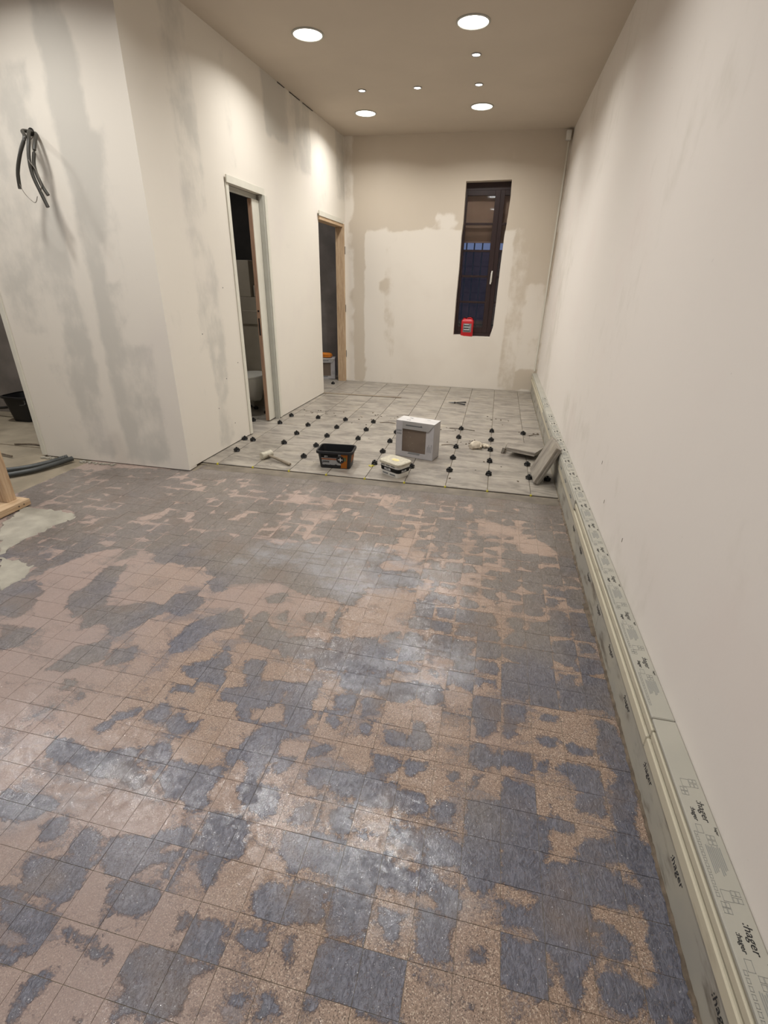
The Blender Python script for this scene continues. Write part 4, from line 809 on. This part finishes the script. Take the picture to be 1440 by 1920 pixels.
# ------------------------------------------------------------------ white work glove
t = empty('work_glove', (-.045,4.735,.0006), .5, label='crumpled off-white work glove on the tiles right of the box', cat='glove')
def blob(P, rf, sq=1.0, n=12):
    bm = B(); tube(bm, catmull(P, 5), 1, n, rf)
    for v in bm.verts:
        v.co.z = max(.001, v.co.z*sq); v.co += Vector((ns(v.co.x*38, v.co.y*38, 1), ns(v.co.x*38, v.co.y*38, 5), .8*abs(ns(v.co.x*45, v.co.y*45, 9))))*.010
        v.co.z = max(.0005, v.co.z)
    return bm
gl = plain('off-white cotton', srgb(206,194,174), .9, .1, 30, bump=.6)
obj('palm', blob([(-.10,-.01,.018),(-.05,0,.022),(.0,.0,.024),(.05,.01,.018)], lambda s: .018+.034*math.sin(math.pi*min(1,s*1.1+.08))), gl, t, True)
for k, (a, l) in enumerate(((-.5,.06),(-.15,.075),(.15,.07),(.45,.055))):
    obj('finger', blob([(.04,.012*(k-1.5),.014),(.04+l*.5*math.cos(a), .012*(k-1.5)+l*.5*math.sin(a), .020),(.04+l*math.cos(a), .012*(k-1.5)+l*math.sin(a), .010)], lambda s: .012-.003*s, 1, 8), gl, t, True)
obj('cuff', blob([(-.01,-.05,.02),(.0,-.01,.045),(.01,.035,.035),(.0,.06,.012)], lambda s: .013, 1, 8), gl, t, True)
# ------------------------------------------------------------------ loose tiles stacked beside the trunking
def loose(locM, lab, grp):
    if 'loose' not in TC:
        bm = B(); box(bm, -.166,.166,-.166,.166,0,.0118,.0012); me = bpy.data.meshes.new('loose_tile'); bm.to_mesh(me); bm.free(); me.materials.append(MT['newtile']); TC['loose'] = me
    o = mesh_obj('loose_tile', TC['loose']); o.matrix_world = locM; tag(o, lab, 'tile', grp); return o
where = ['lowest','second from the bottom','third from the bottom','top']
Ms_ = Matrix.Translation((.395,4.65,.040)) @ Matrix.Rotation(R(-22), 4, 'Z') @ Matrix.Rotation(R(-3), 4, 'X')
for k in range(3): loose(Ms_ @ Matrix.Translation((.003*k-.003, .002*(k%2), .0120*k)) @ Matrix.Diagonal((.81,.90,1,1)), 'loose grey tile in the flat stack by the trunking, %s' % ['lowest','middle','top'][k], 'flat stack of tiles')
lean = R(23.5)
Ml = Matrix.Translation((.466,4.035,.0012)) @ Matrix.Rotation(R(2), 4, 'Z') @ Matrix.Rotation(-(math.pi/2-lean), 4, 'Y')
wh = ['outermost, facing the room','second from outside','third from outside','innermost, against the trunking']
for k in range(4): loose(Ml @ Matrix.Translation((.166, .004*(k%2), .0125*(3-k)-.0)), 'tile in the stack leaning on the trunking, %s' % wh[k], 'leaning stack of tiles')
bm = B(); box(bm, -.012,.012,-.10,.10,0,.055,.001, Matrix.Rotation(R(12), 4, 'Y')); o = tag(obj('tile_offcut', bm, MT['newtile']), 'narrow tile offcut on edge left of the flat stack', 'tile'); o.location = (.190,4.72,.003); o.rotation_euler = (0,0,R(-8))
bm = B(); box(bm, -.03,.03,-.02,.02,0,.035,.003); o = tag(obj('tile_offcut', bm, MT['newtile']), 'small tile offcut propping the flat stack', 'tile'); o.location = (.46,4.70,.0012)
# ------------------------------------------------------------------ debris on the new tiles
bm = B(); rnd = random.Random(3)
for k in range(110):
    cx, cy, sp = rnd.choice([(-1.75,5.55,.22),(-1.2,5.6,.25),(.55,5.35,.14),(-.5,5.3,.15),(-2.2,5.6,.15),(.08,5.9,.08),(-.1,4.9,.1),(-.3,4.3,.9)])
    x, y = cx+rnd.gauss(0, sp), cy+rnd.gauss(0, sp*.6)
    if x > .58 or x < -2.25 or y < 3.7: continue
    s = rnd.uniform(.003,.010); box(bm, -s, s, -s*.6, s*.6, 0, s*.5, 0, Matrix.Translation((x, y, .001)) @ Matrix.Rotation(rnd.uniform(0,3), 4, 'Z'))
tag(obj('mortar_debris', bm, MT['mortar']), 'loose crumbs of mortar scattered over the new tiles', 'debris', kind='stuff')
for k, (P, lab) in enumerate(([[(-1.20,5.36,.004),(-1.12,5.40,.006),(-1.02,5.37,.004)],'thin bent strip of debris behind the box, left one'],[[(-.93,5.33,.004),(-.86,5.38,.006),(-.80,5.39,.004)],'short strip of debris beside the box top'],[[(-.40,5.36,.004),(-.28,5.37,.005),(-.12,5.33,.004)],'long thin wood splinter right of the box'],[[(-.42,4.72,.004),(-.33,4.75,.006),(-.26,4.72,.004)],'short splinter low beside the box'],[[(.46,5.30,.004),(.52,5.36,.006),(.57,5.38,.004)],'brown splinter near the trunking'])):
    bm = B(); tube(bm, catmull(P), .0035, 6); tag(obj('wood_splinter', bm, MT['mortar']), lab, 'splinter')
# ------------------------------------------------------------------ cable bundle coming out of the wall at left
t = empty('cable_bundle', (-3.215,3.449,2.345), label='bundle of dark cable sheaths hanging from a hole in the left wall', cat='cable')
O = Vector(t.location)
def rel(P): return [Vector(p)-O for p in P]
bm = B(); tube(bm, catmull(rel([(-3.215,3.46,2.345),(-3.215,3.38,2.335),(-3.165,3.33,2.29),(-3.20,3.30,2.20),(-3.245,3.29,2.10),(-3.262,3.29,2.02),(-3.262,3.29,2.0)])), .0115, 10); obj('sheath', bm, MT['sheath'], t, True)
bm = B(); tube(bm, catmull(rel([(-3.21,3.46,2.34),(-3.185,3.40,2.335),(-3.150,3.34,2.27),(-3.150,3.31,2.18),(-3.145,3.30,2.08),(-3.115,3.30,1.98),(-3.085,3.30,1.895)])), .0115, 10); obj('sheath', bm, MT['sheath'], t, True)
bm = B(); tube(bm, catmull(rel([(-3.19,3.46,2.34),(-3.150,3.41,2.31),(-3.125,3.35,2.24),(-3.135,3.32,2.13),(-3.105,3.31,2.03),(-3.070,3.31,1.965)])), .0110, 10); obj('sheath', bm, MT['sheath'], t, True)
bm = B(); tube(bm, catmull(rel([(-3.19,3.45,2.33),(-3.155,3.33,2.25),(-3.150,3.30,2.17),(-3.10,3.29,2.10),(-3.088,3.29,2.03),(-3.10,3.29,1.98)])), .0025, 6); obj('wire', bm, MT['wire'], t, True)
bm = B(); tube(bm, catmull(rel([(-3.262,3.285,2.06),(-3.235,3.285,1.98),(-3.18,3.285,1.925),(-3.155,3.285,1.925),(-3.135,3.285,1.955)])), .0022, 6); obj('wire', bm, MT['wire'], t, True)
bm = B(); cyl(bm, (0,0,0), .024,.024,.002,18, Matrix.Rotation(R(90), 4, 'X')); obj('wall_hole', bm, MT['void'], t)
# ------------------------------------------------------------------ corrugated conduits on the floor by the doorway
def conduit(lab, P, r):
    bm = B(); Q = catmull(P, 22); tube(bm, Q, r, 10, lambda s: r*(1+.07*math.cos(s*len(Q)*math.pi)))
    tag(obj('corrugated_conduit', bm, MT['conduit'], None, True), lab, 'conduit', 'conduits by the doorway')
conduit('dark corrugated conduit on the floor, nearer the wall', [(-3.60,3.40,.018),(-3.66,3.24,.012),(-3.76,3.08,.010),(-3.98,2.94,.010),(-4.4,2.85,.010)], .021)
conduit('dark corrugated conduit on the floor, nearer the camera', [(-3.53,3.38,.018),(-3.58,3.2,.012),(-3.66,3.02,.010),(-3.85,2.86,.010),(-4.3,2.74,.010)], .021)
bm = B(); rnd = random.Random(5)
for k in range(70):
    x = rnd.choice([-3.86+rnd.random()*.2, -3.48+rnd.random()*.35]); y = 3.415-rnd.random()*.03; s = rnd.uniform(.005,.014); box(bm, -s, s, -s*.7, s*.7, 0, s*.9, 0, Matrix.Translation((x, y, OLDZ)) @ Matrix.Rotation(rnd.uniform(0,3), 4, 'Z'))
tag(obj('plaster_rubble', bm, MT['cement']), 'crumbs of plaster along the foot of the left wall', 'rubble', kind='stuff')
# ------------------------------------------------------------------ timber stand at the left edge
t = empty('timber_stand', (-3.2,2.48,OLDZ), label='pine timber stand cut off by the left edge of the picture', cat='timber stand')
def tbx(name, a, m): bm = B(); box(bm, *a, .002); return obj(name, bm, m, t)
tbx('base_rail', (-.075,.072,-1.5,.075,.006,.052), MT['piney'])
tbx('post', (-.085,.0,-.03,.04,.052,1.05), MT['pine']); tbx('post', (-.085,.0,-1.46,-1.39,.052,1.05), MT['pine']); tbx('top_rail', (-.085,.0,-1.5,.075,1.05,1.12), MT['piney'])
for y in (-.02, .02):
    bm = B(); cyl(bm, (0,0,0), .004,.004,.003,8, Matrix.Translation((.0725,y,.03)) @ Matrix.Rotation(R(90),4,'Y')); obj('screw', bm, MT['plier'], t)
# ------------------------------------------------------------------ black bucket and side-room things
t = empty('black_bucket', (-5.04,4.42,-.010), label='black plastic mortar bucket on the floor behind the left doorway', cat='bucket')
bm = B(); loft(bm, [rrect(.25,.22,.06,0), rrect(.34,.30,.08,.27), rrect(.33,.29,.08,.27), rrect(.24,.21,.058,.01)]); obj('body', bm, MT['black'], t, True)
bm = B(); loft(bm, [rrect(.34,.30,.08,.258), rrect(.37,.33,.09,.260), rrect(.37,.33,.09,.278), rrect(.335,.295,.08,.28)], False, False); obj('rim', bm, MT['black'], t, True)
bm = B(); tube(bm, catmull([(.16,-.15,.25),(.20,-.19,.22),(.14,-.2,.21)]), .005, 6); obj('handle', bm, MT['plier'], t, True)
bm = B(); tube(bm, catmull([(-5.9,4.5,.05),(-5.6,4.45,.07),(-5.35,4.42,.10),(-5.2,4.44,.13)]), .015, 8); tag(obj('black_pipe', bm, MT['black'], None, True), 'black pipe lying left of the mortar bucket', 'pipe')
# strips of timber waste on the side-room floor
for P, lab in (([(-4.50,3.40,.0),(-4.30,3.36,.004),(-4.12,3.33,.0)],'brown wood sliver on the concrete inside the left doorway'),([(-4.40,3.62,.0),(-4.22,3.66,.003),(-4.05,3.64,.0)],'wood sliver further inside the left doorway')):
    bm = B(); tube(bm, catmull(P), .008, 6); tag(obj('wood_splinter', bm, MT['mortar']), lab, 'splinter')
# ------------------------------------------------------------------ toilet
t = empty('toilet_bowl', (-2.82,5.699,.34), label='white wall-hung toilet bowl in the dark toilet room', cat='toilet')
bm = B(); rings = []
for z, w, l, cy in ((-.23,.10,.16,-.14),(-.20,.15,.26,-.17),(-.12,.20,.38,-.21),(-.04,.27,.47,-.245),(.04,.33,.52,-.27),(.08,.35,.54,-.275),(.085,.34,.53,-.275)):
    rings.append([(w/2*math.cos(a), cy+l/2*math.sin(a)*(1 if math.sin(a) < 0 else .98), z) for a in [2*math.pi*k/24 for k in range(24)]])
rings.append([(p[0]*.80, -.275+(p[1]+.275)*.80, .083) for p in rings[-1]]); rings.append([(p[0]*.55, -.275+(p[1]+.275)*.6, -.05) for p in rings[-2]])
loft(bm, rings); obj('bowl', bm, MT['ceramic'], t, True)
bm = B(); loft(bm, [[(p[0]*1.0, p[1], z) for p in rings[5]] for z in (.088,.105)]); obj('lid', bm, MT['ceramic'], t, True)
bm = B(); box(bm, -2.97,-2.75,5.690,5.699,.98,1.13,.003); fp_ = tag(obj('flush_plate', bm, MT['casingboard']), 'flush plate on the cistern casing above the toilet', 'flush plate')
bm = B(); box(bm, -3.55,-2.86,5.74,5.86,1.277,1.66,.003); tag(obj('board', bm, MT['casingboard']), 'pale board standing on the cistern casing', 'board')
bm = B(); box(bm, -2.84,-2.62,5.78,5.90,1.277,1.40,.003); tag(obj('board_offcut', bm, MT['casingboard']), 'low board offcut on the casing, right of the pale board', 'board')
# ------------------------------------------------------------------ screw heads and marks in the plasterboard
wlo = bpy.data.objects['wall_left']; wro = bpy.data.objects['wall_right']
for y, z in ((4.418,.744),(4.187,.634),(4.003,.397),(4.249,.198),(4.30,1.4),(3.9,1.05)):
    bm = B(); cyl(bm, (0,0,0), .005,.005,.0012,8, Matrix.Translation((XL(y),y,z)) @ Matrix.Rotation(R(90),4,'Y')); obj('screw_head', bm, MT['plier'], wlo)
for y, z in ((2.618,.428),(2.174,.427),(2.843,.575)):
    bm = B(); box(bm, XR(y)-.0008, XR(y)+.0005, y-.003, y+.003, z-.010, z+.010); obj('scuff_mark', bm, MT['mortar'], wro)
bpy.context.view_layer.update()

for o in bpy.data.objects:
    if o.parent and o.type == 'MESH' and o.name.split('.')[0] in ('lettering', 'printed_symbols', 'print', 'pictograms', 'pen_marking'): o['kind'] = 'stuff'
